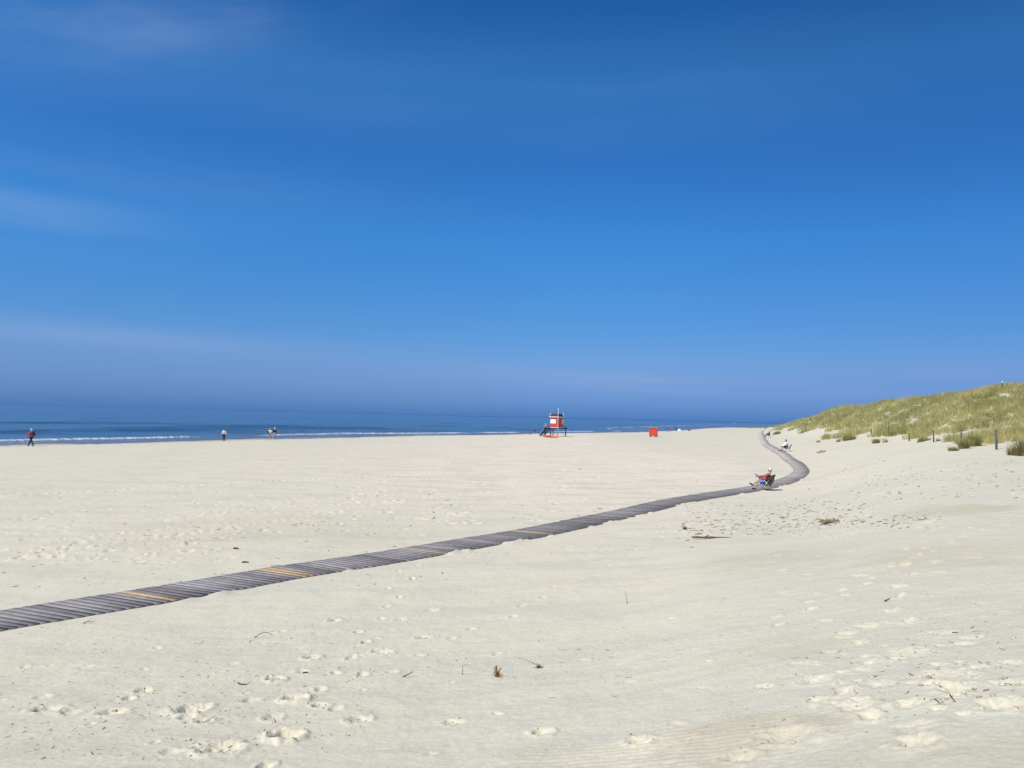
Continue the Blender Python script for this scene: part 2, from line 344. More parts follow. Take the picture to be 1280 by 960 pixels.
def sand_material():
    m, nt, bs = new_mat('sand'); P = pos(nt)
    big = noise(nt, P, .05, 4, .55, (1, .8, .3))
    streak = noise(nt, P, 1, 5, .6, (.22, .75, .3, R(-20)))
    streak2 = noise(nt, P, 1, 4, .6, (1.1, 3.2, .5, R(-12)))
    sx = N(nt, 'ShaderNodeSeparateXYZ'); L(nt, P, sx.inputs[0])
    # shell rich, rosier sand out on the open beach; greyer tint on the sand slope below the dune
    rosy = math_(nt, 'MULTIPLY', sm(nt, math_(nt, 'ADD', sx.outputs[1], math_(nt, 'MULTIPLY', big, 30)), 32, 75), sm(nt, math_(nt, 'ADD', sx.outputs[0], math_(nt, 'MULTIPLY', big, 24)), -18, 18))
    rosy = math_(nt, 'MULTIPLY', rosy, sm(nt, math_(nt, 'ADD', sx.outputs[0], math_(nt, 'MULTIPLY', big, 16)), 34, 20))
    grey = math_(nt, 'MULTIPLY', sm(nt, math_(nt, 'SUBTRACT', sx.outputs[0], math_(nt, 'MULTIPLY', sx.outputs[1], .22)), -1.0, 3.5), sm(nt, sx.outputs[1], 52, 26))
    c = mixc(nt, sm(nt, big, .36, .64), (.570, .535, .400), (.605, .540, .408))
    c = mixc(nt, rosy, c, (.715, .605, .478))
    c = mixc(nt, math_(nt, 'MULTIPLY', grey, sm(nt, noise(nt, P, 1, 4, .6, (.14, .42, .3, R(-16))), .30, .62, .35, 1)), c, (.505, .488, .375))
    c = mixc(nt, math_(nt, 'MULTIPLY', sm(nt, streak, .45, .66), .92), c, (.505, .478, .378))
    st3 = noise(nt, P, 1, 5, .62, (.5, 1.5, .3, R(-28))); c = mixc(nt, math_(nt, 'MULTIPLY', sm(nt, st3, .56, .74), .55), c, (.66, .60, .45))
    c = mixc(nt, math_(nt, 'MULTIPLY', sm(nt, streak2, .5, .70), .55), c, (.475, .44, .345))
    # dry loose sand turned up by feet is paler
    c = mixc(nt, attr(nt, 'loose'), c, (.69, .62, .45))
    # mottling of grains
    g = noise(nt, P, 26, 4, .7); c = mixc(nt, .30, c, mixc(nt, sm(nt, g, .3, .7), (.38, .35, .265), (.70, .635, .49)))
    # shell grit and straw specks in drifts
    drift = sm(nt, noise(nt, P, 1, 4, .6, (.10, .32, .1, R(-25))), .5, .66)
    for sc_, th, colr, k in ((5.5, .50, (.20, .15, .09), .75), (15, .42, (.16, .12, .08), .8)):
        v = N(nt, 'ShaderNodeTexVoronoi'); v.inputs['Scale'].default_value = sc_; v.inputs['Randomness'].default_value = 1
        mp = N(nt, 'ShaderNodeMapping'); mp.inputs['Scale'].default_value = (.55, 1.3, 1); mp.inputs['Rotation'].default_value = (0, 0, R(-22)); L(nt, P, mp.inputs[0]); L(nt, mp.outputs[0], v.inputs['Vector'])
        sep = N(nt, 'ShaderNodeSeparateColor'); L(nt, v.outputs['Color'], sep.inputs[0])
        dot = math_(nt, 'MULTIPLY', sm(nt, v.outputs['Distance'], .20, .10), math_(nt, 'GREATER_THAN', sep.outputs[0], math_(nt, 'SUBTRACT', 1.0, math_(nt, 'MULTIPLY_ADD', drift, .16 if sc_ < 10 else .1, .012))))
        c = mixc(nt, math_(nt, 'MULTIPLY', dot, k), c, colr)
    # wet strand along the water
    c = mixc(nt, attr(nt, 'wet'), c, (.37, .30, .185))
    c = mixc(nt, attr(nt, 'sod'), c, (.42, .385, .29))
    c = mixc(nt, 1.0, c, (1.05, 1.042, 1.025), 'MULTIPLY')
    L(nt, c, bs.inputs['Base Color']); bs.inputs['Roughness'].default_value = .95; bs.inputs['Specular IOR Level'].default_value = .15
    h = math_(nt, 'ADD', math_(nt, 'MULTIPLY', noise(nt, P, 9, 5, .65), 1.0), math_(nt, 'MULTIPLY', noise(nt, P, 60, 3, .7), .35))
    lo_ = attr(nt, 'loose')
    h = math_(nt, 'ADD', h, math_(nt, 'MULTIPLY', math_(nt, 'MULTIPLY', noise(nt, P, 22, 4, .7), 1.6), lo_))
    h = math_(nt, 'ADD', h, math_(nt, 'MULTIPLY', noise(nt, P, 2.3, 3, .6), math_(nt, 'MULTIPLY_ADD', drift, 2.2, .8)))
    bump(nt, bs, h, .45, .026)
    return m
def sea_material():
    m, nt, bs = new_mat('sea_water'); P = pos(nt)
    A = R(-66)
    w1 = noise(nt, P, 1, 5, .62, (.035, .30, 1, A)); w2 = noise(nt, P, 1, 4, .6, (.25, 1.1, 1, A)); w3 = noise(nt, P, 2.2, 3, .6)
    h = math_(nt, 'ADD', math_(nt, 'MULTIPLY', w1, 1.5), math_(nt, 'ADD', math_(nt, 'MULTIPLY', w2, .5), math_(nt, 'MULTIPLY', w3, .15)))
    bump(nt, bs, h, .7, .8)
    sh = attr(nt, 'shallow'); fo = attr(nt, 'foam')
    patch = noise(nt, P, 1, 4, .6, (.006, .05, 1, A))
    c = mixc(nt, sm(nt, patch, .4, .62), (.024, .072, .140), (.044, .115, .200))
    c = mixc(nt, sh, c, (.095, .105, .115))
    fn = noise(nt, P, 1, 5, .7, (.9, 2.6, 1, A))
    ff = math_(nt, 'MULTIPLY', fo, sm(nt, fn, .36, .58), clamp=True)
    c = mixc(nt, ff, c, (.82, .85, .86))
    L(nt, c, bs.inputs['Base Color'])
    L(nt, math_(nt, 'MULTIPLY_ADD', ff, .6, .16), bs.inputs['Roughness']); bs.inputs['IOR'].default_value = 1.33
    return m
def vcol_material(name, rough=.8, trans=False, spec=.3, bmp=False):
    m, nt, bs = new_mat(name); c = attr(nt, 'tint', 'Color')
    f = noise(nt, pos(nt), 9, 3); c = mixc(nt, .35, c, mixc(nt, sm(nt, f, .3, .7), (0.35, .35, .35), (1, 1, 1)), 'MULTIPLY')
    L(nt, c, bs.inputs['Base Color']); bs.inputs['Roughness'].default_value = rough; bs.inputs['Specular IOR Level'].default_value = spec
    return m
def plank_material():
    m, nt, bs = new_mat('weathered_planks'); P = pos(nt); c = attr(nt, 'tint', 'Color')
    f = noise(nt, P, 1, 5, .65, (7, 7, 7)); c = mixc(nt, .6, c, mixc(nt, sm(nt, f, .3, .72), (.45, .45, .47), (1, 1, 1)), 'MULTIPLY')
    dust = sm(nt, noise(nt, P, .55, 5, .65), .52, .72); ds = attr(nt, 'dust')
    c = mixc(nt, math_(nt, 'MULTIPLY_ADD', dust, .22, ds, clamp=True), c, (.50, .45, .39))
    L(nt, c, bs.inputs['Base Color']); bs.inputs['Roughness'].default_value = .9; bs.inputs['Specular IOR Level'].default_value = .08
    bump(nt, bs, noise(nt, P, 30, 3), .3, .006)
    return m
M_SAND = sand_material(); M_SEA = sea_material(); M_GRASS = vcol_material('marram_blades', .7)
_nt = M_GRASS.node_tree; _bs = _nt.nodes['Principled BSDF']; _tr = N(_nt, 'ShaderNodeBsdfTranslucent'); _mx = N(_nt, 'ShaderNodeMixShader'); _mx.inputs[0].default_value = .42
L(_nt, _bs.inputs['Base Color'].links[0].from_socket, _tr.inputs[0]); L(_nt, _bs.outputs[0], _mx.inputs[1]); L(_nt, _tr.outputs[0], _mx.inputs[2]); L(_nt, _mx.outputs[0], _nt.nodes['Material Output'].inputs[0]); M_GRASS; M_PLANK = plank_material(); M_BITS = vcol_material('dry_plant_bits', .9)

# ------------------------------------------------------------------ sand sheet
th = np.concatenate([np.arange(-180, -60, 3.), np.arange(-60, -42, .5), np.arange(-42, 42, .09), np.arange(42, 60, .5), np.arange(60, 180.01, 3.)]) * math.pi / 180
th[-1] = math.pi
rs = [1.0]
while rs[-1] < 9000:
    r = rs[-1]; rs.append(r * (1.02 if r < 3 else 1.0036 if r < 16 else 1.0046 if r < 60 else 1.011 if r < 420 else 1.08))
rs = np.array(rs)
TT, RR = np.meshgrid(th, rs); X = RR * np.sin(TT); Y = RR * np.cos(TT)
gzv, loose, dune = ground_full(X, Y); sd = shore_d(X, Y)
Hv = ZC - gzv
wet = sst(-7, -1, sd + 2 * perlin(X.ravel() * .05, Y.ravel() * .05, 88)) * .85
wet[np.abs(X.ravel()) + np.abs(Y.ravel()) < 30] = 0
for px, py, ra, k in ((905, 925, .55, .38), (1018, 903, .28, .4), (945, 905, .35, .35), (960, 700, 1.6, .22), (1170, 697, 1.5, .25), (1190, 637, 1.6, .35), (1230, 955, .8, .2), (700, 945, .6, .12), (450, 665, 3, .12), (300, 660, 3.5, .14), (990, 810, .8, .15)):
    q_ = hit(px, py); dd = np.hypot((X.ravel() - q_.x), (Y.ravel() - q_.y) * .8) / ra
    j = np.nonzero(dd < 2)[0]; xx_, yy_ = X.ravel()[j], Y.ravel()[j]
    wet[j] = np.maximum(wet[j], k * (1 - sst(.4, 1.3, dd[j] + .6 * fbm(xx_ * 1.2 / ra, yy_ * 2.2 / ra, 3, 93))))
sod = dune * .8 * sst(-.1, .35, fbm(X.ravel() * .5, Y.ravel() * .4, 2, 91))
nr, nt_ = X.shape; idx = np.arange(nr * nt_).reshape(nr, nt_)
Q = np.stack([idx[:-1, :-1], idx[:-1, 1:], idx[1:, 1:], idx[1:, :-1]], -1).reshape(-1, 4)[:, ::-1]
V = np.c_[X.ravel(), Y.ravel(), gzv]
me = np_mesh('beach_sand', V, Q, {'loose': loose, 'wet': wet, 'sod': sod})
# close the small hole under the viewer
# a few damp patches where the surface has been blown off
o = link('beach_sand', me, M_SAND, smooth=True); tag(o, 'pale dry sand of the beach and dune', 'sand', kind='structure')
del X, Y, TT, RR, V, Q

# ------------------------------------------------------------------ sea
dirA = Vector((.42, .907)).normalized(); nrm = Vector((-dirA.y, dirA.x))
def ax(a0, a1, st, far0, far1, g):
    m = list(np.arange(a0, a1, st)); s = st; q = a1; out = m[:]
    while q < far1: out.append(q); s *= g; q += s
    out.append(far1); s = st; q = a0; pre = []
    while q > far0: s *= g; q -= s; pre.append(max(q, far0))
    return np.array(pre[::-1] + out)
av = ax(-20, 420, 1.3, -9000, 12000, 1.07); bv = ax(40, 190, .45, 0, 12000, 1.06)
AA, BB = np.meshgrid(av, bv); X = AA * dirA.x + BB * nrm.x; Y = AA * dirA.y + BB * nrm.y
d = shore_d(X, Y); x = X.ravel(); y = Y.ravel(); a = AA.ravel()
wob = 5 * perlin(a * .012, a * 0 + 3.3, 11) + 1.5 * perlin(a * .06, a * 0 + 1.3, 12)
def ridge(d0, w, seed, cov, L_):
    cv = cov + .16 * sst(120, 240, a); amp = sst(cv - .12, cv + .12, perlin(a / L_ + seed * 7.7, a * 0 + seed, seed) + .5)
    q = (d - d0 - wob) / w; return amp, np.where(q < 0, np.exp(-(q / .55) ** 2), np.exp(-(q / 1.6) ** 2))
z = np.zeros_like(x); foam = np.zeros_like(x)
for d0, w, hgt, seed, cov, L_, fm in ((12, .55, .22, 13, .29, 30, .95), (17, .8, .22, 14, .72, 30, .6), (6.5, .6, .06, 15, .55, 26, .4), (27, 2.2, .45, 16, .38, 70, .10), (41, 2.6, .50, 17, .34, 80, .03), (58, 3, .45, 18, .42, 90, 0), (80, 3.2, .42, 19, .45, 90, 0), (104, 3.2, .42, 20, .45, 90, 0), (140, 4, .45, 25, .45, 110, 0), (190, 5, .5, 26, .45, 140, 0)):
    am, g = ridge(d0, w, seed, cov, L_); z += hgt * am * g
    fq = np.exp(-((d - d0 - wob + w * .5) / (w * .95)) ** 2); foam = np.maximum(foam, fm * am * fq)
z += sst(30, 120, d) * sst(2500, 300, d) * (.10 * perlin(x * .06 + y * .02, y * .05, 23) + .07 * perlin(x * .2, y * .16, 24))
edge = np.exp(-((d - 1.0 - .8 * perlin(a * .1, a * 0, 29)) / .8) ** 2) * .5; foam = np.maximum(foam, edge * sst(-.1, .3, perlin(a * .04, a * 0 + 9, 30)))
shallow = np.clip(.95 * sst(26, 2, d - wob), 0, 1)
nr, nt_ = X.shape; idx = np.arange(nr * nt_).reshape(nr, nt_)
Q = np.stack([idx[:-1, :-1], idx[:-1, 1:], idx[1:, 1:], idx[1:, :-1]], -1).reshape(-1, 4)[:, ::-1]
o = link('sea', np_mesh('sea', np.c_[x, y, z], Q, {'foam': foam, 'shallow': shallow}), M_SEA, smooth=True)
tag(o, 'calm blue sea with low breaking waves', 'sea', kind='structure')
del X, Y, AA, BB, Q

# ------------------------------------------------------------------ boardwalk
W = 1.55; SKEW = .20
def gz_many(P):
    P = np.asarray(P); return ground_full(P[:, 0], P[:, 1])[0]
tan = np.gradient(PATH, axis=0); tan /= np.linalg.norm(tan, axis=1)[:, None]; nor = np.c_[tan[:, 1], -tan[:, 0]]
zc = gz_many(PATH); kz = np.ones(9) / 9; zc = np.convolve(np.pad(zc, 4, mode='edge'), kz, 'valid') + .045
zl = np.maximum(zc, gz_many(PATH + nor * -.7) + .02); zr = np.maximum(zc, gz_many(PATH + nor * .7) + .02)
orange_at = []
for px, py, n in ((192,746,1),(355,717,2),(528,689,1),(664,666.5,1),(848,626.5,1)):
    p = hit(px, py); i = int(np.argmin((PATH[:, 0] - p.x) ** 2 + (PATH[:, 1] - p.y) ** 2)); orange_at.append((i, n))
orange_set = {i + k for i, n in orange_at for k in range(n)}
far = np.hypot(PATH[:, 0], PATH[:, 1])
def plank_geo(i, V, Q, T, D, tint, dust, lift=0):
    p = PATH[i]; t = tan[i]; n = nor[i]; h = random.choice((.098, .097, .096, .092, .084)); w = W / 2 * (1 - .27 * sst(50, 66, far[i]) * sst(210, 120, far[i])) + random.uniform(-.015, .02); sk = random.uniform(-.006, .006); b = len(V)
    for sgn, zz in ((-1, zl[i]), (1, zr[i])):
        for e in (-h, h):
            for dz in (-.035, 0):
                q = p + n * sgn * w + t * (e + sk * sgn + SKEW * sgn * w); V.append((q[0], q[1], zz + dz + lift + random.uniform(-.004, .004)))
                T.append(tint); D.append(dust)
    for f in ((0,1,3,2),(4,6,7,5),(0,4,5,1),(2,3,7,6),(1,5,7,3),(0,2,6,4)): Q.append([b + k for k in f])
bw = empty('boardwalk', Vector((*PATH[40], zc[40])), label='long grey plank boardwalk winding across the sand towards the dunes', cat='boardwalk')
V, Q, T, D = [], [], [], []
sect = 1.0; run = 1.0
for i in range(len(PATH)):
    if i in orange_set: continue
    if i % 17 == 0: sect = random.uniform(.82, 1.2)
    run = .6 * run + .4 * random.uniform(.75, 1.3); s = sect * run * random.choice((.72, .95, 1, 1, 1, 1.05, 1.25)); warm = random.uniform(0, 1)
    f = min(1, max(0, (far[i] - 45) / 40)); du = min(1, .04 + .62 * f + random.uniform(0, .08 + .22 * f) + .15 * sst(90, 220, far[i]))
    c = np.array((.285, .262, .246)) * s * (1 - warm * .3) + np.array((.17, .14, .115)) * s * warm * .3
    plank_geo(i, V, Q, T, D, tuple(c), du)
inv = bw.matrix_basis.inverted()
bw_off = np.array(bw.location)
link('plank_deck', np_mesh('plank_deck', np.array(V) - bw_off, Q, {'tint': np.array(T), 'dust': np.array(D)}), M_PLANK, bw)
M_OR = paint('fresh_orange_board', (.52, .345, .18), .8, .25, 12, bmp=.2)
for i, n in orange_at:
    V, Q, T, D = [], [], [], []
    for k in range(n): plank_geo(i + k, V, Q, T, D, (1, 1, 1), 0, .006)
    o = link('replacement_board', np_mesh('replacement_board', np.array(V) - bw_off, Q), M_OR, bw); o['label'] = 'bright orange new board among grey planks'
for sgn, zz in ((-1, zl), (1, zr)):                         # bearers under the planks at both edges
    V, Q = [], []
    for j, i in enumerate(range(0, len(PATH), 4)):
        c = PATH[i] + nor[i] * sgn * (W / 2 * (1 - .27 * sst(50, 66, far[i]) * sst(210, 120, far[i])) - .10)
        for dx, dz in ((-.04, -.16), (.04, -.16), (.04, -.038), (-.04, -.038)): V.append((c[0] + nor[i][0] * dx, c[1] + nor[i][1] * dx, zz[i] + dz))
        if j:
            b = j * 4
            for k in range(4): Q.append([b - 4 + k, b - 4 + (k + 1) % 4, b + (k + 1) % 4, b + k])
    link('bearer', np_mesh('bearer', np.array(V) - bw_off, Q), paint('dark_bearer_wood', (.10, .085, .075), .9), bw)

# ------------------------------------------------------------------ marram grass
def blades(roots, n, hgt, spread, lean, tints, seed, wid=.012, seg=2):
    """arching blades around each root; returns verts, quads, tint"""
    g = np.random.default_rng(seed); roots = np.asarray(roots, float); k = len(roots); m = k * n
    r0 = np.repeat(roots, n, 0); hh = np.repeat(np.broadcast_to(hgt, k), n) * g.uniform(.45, 1.1, m)
    sp = np.repeat(np.broadcast_to(spread, k), n)
    an = g.uniform(0, 2 * np.pi, m); rad = np.sqrt(g.uniform(0, 1, m)) * sp
    bx = r0[:, 0] + np.cos(an) * rad; by = r0[:, 1] + np.sin(an) * rad; bz = r0[:, 2] - .03
    a2 = an + g.normal(0, .8, m); out = g.uniform(.1, .75, m) * hh
    wx, wy = lean; ex = np.cos(a2) * out + wx * hh * g.uniform(.4, 1.2, m); ey = np.sin(a2) * out + wy * hh * g.uniform(.4, 1.2, m)
    fa = g.uniform(0, np.pi, m); px_, py_ = np.cos(fa) * wid, np.sin(fa) * wid
    sc_ = np.repeat(np.clip(np.hypot(roots[:, 0], roots[:, 1]) / 70, .7, 2.6), n); px_ = px_ * sc_; py_ = py_ * sc_
    Vs = []
    for s in range(seg + 1):
        t = s / seg; ww = (1 - t) ** .7 + .08; q = t ** 1.7
        zz = bz + hh * (t - .28 * t * t * t); 
        Vs.append(np.c_[bx + ex * q - px_ * ww, by + ey * q - py_ * ww, zz]); Vs.append(np.c_[bx + ex * q + px_ * ww, by + ey * q + py_ * ww, zz])
    V = np.stack(Vs, 1).reshape(-1, 3); nv = 2 * (seg + 1)
    Q = np.concatenate([np.arange(m)[:, None] * nv + np.array([2*s, 2*s+1, 2*s+3, 2*s+2]) for s in range(seg)])
    base = np.repeat(np.asarray(tints, float), n, 0) * g.uniform(.7, 1.3, (m, 1)); dry = (g.uniform(0, 1, m) < .28)[:, None]
    base = np.where(dry, np.array((.62, .55, .26)) * g.uniform(.7, 1.15, (m, 1)), base)
    T = np.repeat(base, nv, 0)
    return V, Q, T
GREEN = np.array((.33, .35, .105)); STRAW = np.array((.69, .615, .25)); DARKG = np.array((.27, .285, .09))
N0 = 320000
th_ = rng.uniform(R(17), R(46), N0); r_ = np.sqrt(rng.uniform(45 ** 2, 330 ** 2, N0)); x = r_ * np.sin(th_); y = r_ * np.cos(th_)
bz = base_z(x, y); H = ZC - bz
thr = .50 + .38 * np.exp(-((y - 105) / 30) ** 2) + .85 * sst(75, 210, y) + 1.5 * fbm(x * .17, y * .07, 3, 55) + .45 * perlin(x * .6, y * .45, 57)
for px_, py_, rr_, k_ in ((1215, 553, 1.9, .5), (1225, 546, 2.2, .25), (1203, 557, 1.3, .25), (1172, 541, 3, .3), (1146, 545, 2.2, .35), (1112, 541, 3, .15), (1085, 540, 4, .2), (1064, 545, 4, .5), (1050, 548, 3, .3), (1274, 560, 2.2, .9), (1020, 540, 5, .2), (1240, 544, 2.5, .2)):
    q_ = hit(px_, py_); thr = thr + k_ * np.exp(-((x - q_.x) ** 2 + ((y - q_.y) * .6) ** 2) / rr_ ** 2)
bare = fbm(x * .22, y * .16, 2, 58)
ok = (H < thr) & (bare > -.95)
# spacing of tufts: closer near the viewer
dens = np.clip(4.6 * 70 / r_, 1.0, 5.5) / (N0 / (.5 * (R(46) - R(17)) * (330 ** 2 - 45 ** 2)))
ok &= rng.uniform(0, 1, N0) < dens
x, y, r_ = x[ok], y[ok], r_[ok]
zz, _, _ = ground_full(x, y)
mixv = np.clip(.56 + 1.1 * fbm(x * .12, y * .1, 3, 66) + rng.normal(0, .18, len(x)), 0, 1)[:, None]
tints = GREEN * (1 - mixv) + STRAW * mixv
hg = np.clip(.92 + .5 * fbm(x * .2, y * .2, 2, 67), 0.5, 1.15) * rng.uniform(.8, 1.2, len(x)); spd = rng.uniform(.16, .36, len(x)) * np.clip(r_ / 75, 1, 1.9)
lv = []; off = 0; Vc, Qc, Tc = [], [], []
for lo, hi, n in ((0, 100, 34), (100, 170, 22), (170, 400, 14)):
    s = (r_ >= lo) & (r_ < hi)
    if not s.any(): continue
    v, q, t = blades(np.c_[x, y, zz][s], n, hg[s], spd[s], (.22, .06), tints[s], 100 + n)
    Vc.append(v); Qc.append(q + off); Tc.append(t); off += len(v)
print('tufts', len(x), 'blade quads', sum(len(q) for q in Qc))
o = link('marram_grass', np_mesh('marram_grass', np.concatenate(Vc), np.concatenate(Qc), {'tint': np.concatenate(Tc)}), M_GRASS)
tag(o, 'yellow green marram grass covering the dune slope', 'dune grass', kind='stuff')
# single tufts on the bare sand below the slope
def tuft(px, py, wpx, hpx, tint, label, n=110, sub=4, group='separate marram tufts at the dune foot'):
    p = on(px, py); s = p.y / F; g = np.random.default_rng(int(px * 7 + py)); wm = wpx * s; hm = hpx * s
    roots = []; hs = []; sub = sub * 2; n = int(n * .42)
    for k in range(sub):
        u_ = (k + .5) / sub * 2 - 1 + g.uniform(-.25, .25); a = u_ * wm * .42; b = g.uniform(-.5, .5) * min(wm, 1.6) * .6; roots.append((p.x + a, p.y + b, gz(p.x + a, p.y + b))); hs.append(max(.4, 1 - .6 * u_ * u_) * g.uniform(.75, 1.15))
    roots = np.array(roots); tn = np.clip(tint * g.uniform(.8, 1.2, (sub, 1)), 0, 1)
    v, q, t = blades(roots, n, np.array(hs) * hm * 1.4, np.full(sub, max(.06, wm / 7)), (.2, .05), tn, int(px + py))
    e = link('marram_tuft', np_mesh('marram_tuft', v - np.array(p), q, {'tint': t}), M_GRASS); e.location = p
    return tag(e, label, 'grass tuft', group)
BR = np.array((.28, .225, .10))
tuft(1276, 570, 26, 24, BR, 'big brownish tuft spilling out at the right edge of the photo, below the fence line', 170, 7)
tuft(1264, 569, 8, 8, DARKG, 'low dark tuft touching the left side of the big brownish tuft', 90, 3)
tuft(1215, 558, 15, 21, GREEN * 1.1, 'tall green and straw tuft left of the tallest post, hiding a shorter post', 170, 6)
tuft(1204, 561, 13, 15, DARKG * 1.1, 'dark middle tuft joined to the tall tuft left of the tallest post', 140, 5)
tuft(1191, 564, 13, 8, GREEN * .8, 'low thin tuft trailing off leftward from the dark middle tuft', 80, 4)
tuft(1153, 552, 14, 9, GREEN * .95, 'grey green spreading tuft between two posts at the middle of the dune foot', 90, 5)
tuft(1172.5, 552, 4, 5, DARKG, 'tiny dark tuft just right of a leaning post', 60, 2)
tuft(1095, 554, 10, 8, DARKG, 'dark leaning tuft alone on bare sand in front of the posts', 130, 4)
tuft(1107, 553, 8, 6, STRAW, 'straw coloured dry tuft beside the dark leaning tuft', 90, 3)
tuft(1060, 550.5, 17, 9, DARKG * 1.2, 'long low dark green tuft below the dune, left of all posts', 130, 6)
tuft(1048, 552.5, 6, 5, GREEN, 'small end tuft left of the long low dark green tuft', 80, 2)
tuft(1023, 553, 4, 4, DARKG, 'tiny lone dark tuft above the sparse one near the boardwalk', 60, 2)
tuft(1027, 566, 13, 4.5, STRAW * .8 + GREEN * .2, 'sparse half buried tuft nearest the boardwalk bend', 40, 5)
tuft(971, 543, 9, 5, GREEN, 'short green tuft beside the farthest sitting person', 90, 4)
tuft(1005, 540.5, 8, 5, DARKG * 1.2, 'dark tuft hugging the far low end of the dune', 90, 4)
tuft(1032, 546.5, 9, 5, GREEN, 'mid green tuft between the far dune end and the long low tuft', 80, 4)

# ------------------------------------------------------------------ posts
M_POST = paint('weathered_post_wood', (.12, .125, .135), .85, .35, 14, bmp=.3)
def post(px, py, hpx, label, r=.07, lean=(0, 0)):
    p = on(px, py); s = p.y / F; h = hpx * s
    b = B(); pts = [(0, 0, -.4), (lean[0] * .5, lean[1] * .5, h * .5), (lean[0], lean[1], h - .02), (lean[0], lean[1], h)]; r *= .8; b.tube(pts, [r * 1.05, r, r * .95, r * .8], 10)
    o = b.build('wooden_post', M_POST, None, True); o.location = p; return tag(o, label, 'post', 'old fence posts at the dune foot')
post(1245.8, 562, 25, 'tallest grey wooden post, beside the big brownish grass tuft', .095, (-.05, 0))
post(1201.5, 556, 16, 'short post half hidden behind the tall green tuft', .075)
post(1167.3, 553.3, 15, 'slightly leaning post with a tiny dark tuft at its right', .075, (-.06, 0))
post(1136.5, 551.5, 10, 'low dark post between the leaning post and a slender tall one', .075)
post(1111, 545.5, 17, 'slender tall post rising against the grass, second farthest from the camera', .06)
post(1089, 544.5, 8, 'stubby farthest post of the row at the dune foot', .07)
p = hit(1253, 491); p.z = gz(p.x, p.y)
mk = empty('marker_post', p, label='dark marker post with pale top standing on the dune crest', cat='post')
hm = (486 - 474.5) * p.y / F
b = B(); b.tube([(0, 0, -.4), (0, 0, hm * .45), (0, 0, hm * .72)], [.10, .095, .085], 10); b.build('shaft', paint('dark_tarred_wood', (.06, .075, .075), .8), mk, True)
b = B(); b.tube([(0, 0, hm * .72), (0, 0, hm * .97), (0, 0, hm)], [.07, .07, .05], 10); b.build('cap', paint('pale_cap_paint', (.62, .66, .68), .6), mk, True)

# two thin stakes near the water
for px, py, h, lab in ((662.3, 543.6, 6.0, 'thin dark stake on the sand, farther from the lifeguard steps'), (674.6, 544.3, 7.2, 'thin dark stake next to the foot of the lifeguard steps')):
    p = on(px, py); hh = h * p.y / F; b = B(); b.tube([(0, 0, -.4), (.01, 0, hh * .6), (0, 0, hh)], [.09, .085, .07], 8); o = b.build('stake', paint('dark_stake_wood', (.06, .055, .05), .85), None, True); o.location = p
    tag(o, lab, 'stake', 'stakes left of the lifeguard tower')

# ------------------------------------------------------------------ lifeguard tower
M_RED = paint('faded_red_boards', (.55, .075, .035), .55, .22, 3, bmp=.1); M_WH = paint('white_paint', (.80, .80, .78), .5, .06)
M_MAR = paint('dark_maroon_roofing', (.075, .022, .025), .8, .3, 4); M_DK = paint('dark_timber', (.045, .043, .047), .8, .3); M_GRY = paint('grey_rail_metal', (.36, .37, .38), .5, .15)
M_ORG = paint('orange_hull_plastic', (.80, .24, .075), .45, .15, 3); M_BLK = paint('black_rubber', (.02, .02, .022), .7)
fc = on(697.3, 545.6)
tw = empty('lifeguard_tower', fc, R(90 - 54), label='red lifeguard tower on stilts with white window, grey balcony and dark steps', cat='lifeguard tower')
# local frame: -X' runs along the left face, +Y' along the right face
dl = Vector((-.81, .59, 0)); dr = Vector((.59, .81, 0))
tw.rotation_euler = (0, 0, 0)
rotT = Matrix(((dl.x, dr.x, 0), (dl.y, dr.y, 0), (0, 0, 1)))
def T(a, b, z): return dl * a + dr * b + Vector((0, 0, z))
PH = 1.85; S = 2.1; CH = 2.45
def tbox(b, a0, a1, b0, b1, z0, z1):
    b.box(T((a0 + a1) / 2, (b0 + b1) / 2, (z0 + z1) / 2), (abs(a1 - a0), abs(b1 - b0), z1 - z0), rotT); return b
b = B(); tbox(b, .003, S, .003, .06, PH + .09, PH + CH); tbox(b, .003, .06, .063, S - .063, PH + .09, PH + CH); tbox(b, S - .06, S, .063, S - .063, PH + .09, PH + CH); tbox(b, .003, S, S - .06, S, PH + .09, PH + CH)
for k in range(7):           # board joints stand proud as battens
    z = PH + .35 + k * .3; tbox(b, .0, S, -.012, .0, z, z + .03) if not .95 < z - PH < 1.95 else None
b.build('cabin', M_RED, tw)
b = B(); tbox(b, 0, 4, 0, 4, PH, PH + .085); tbox(b, .05, 3.95, .12, .24, PH - .16, PH - .003); tbox(b, .05, 3.95, 3.76, 3.88, PH - .16, PH - .003); b.build('platform', M_DK, tw)
b = B(); tbox(b, -.03, S + .02, -.035, -.014, PH + .07, PH + .17); tbox(b, -.035, -.004, -.013, S, PH + .07, PH + .17); b.build('base_trim', M_WH, tw)
for a, bb in ((.25, .25), (3.7, .25), (.25, 3.7), (3.7, 3.7), (2.1, .25)):
    b = B(); tbox(b, a - .08, a + .08, bb - .08, bb + .08, -.5, PH - .165); b.build('leg', M_DK, tw)
b = B(); b.rod(T(.3, .3, .25), T(3.6, .3, PH - .3), .035); b.rod(T(.3, .3, PH - .3), T(.3, 3.6, .25), .035); b.build('brace', M_GRY, tw)
b = B(); rz = PH + CH
for z0, z1, ov in ((rz + .003, rz + .16, .22),):
    tbox(b, -ov, S + ov, -ov, S + ov, z0, z1)
rf = b.build('eave', M_WH, tw)
b = B(); vs = [T(-.1, -.1, rz + .163), T(S + .1, -.1, rz + .163), T(S + .1, S + .1, rz + .163), T(-.1, S + .1, rz + .163), T(.22, .22, rz + .80), T(S - .22, .22, rz + .80), T(S - .22, S - .22, rz + .80), T(.22, S - .22, rz + .80)]
vv = [b.bm.verts.new(v) for v in vs]
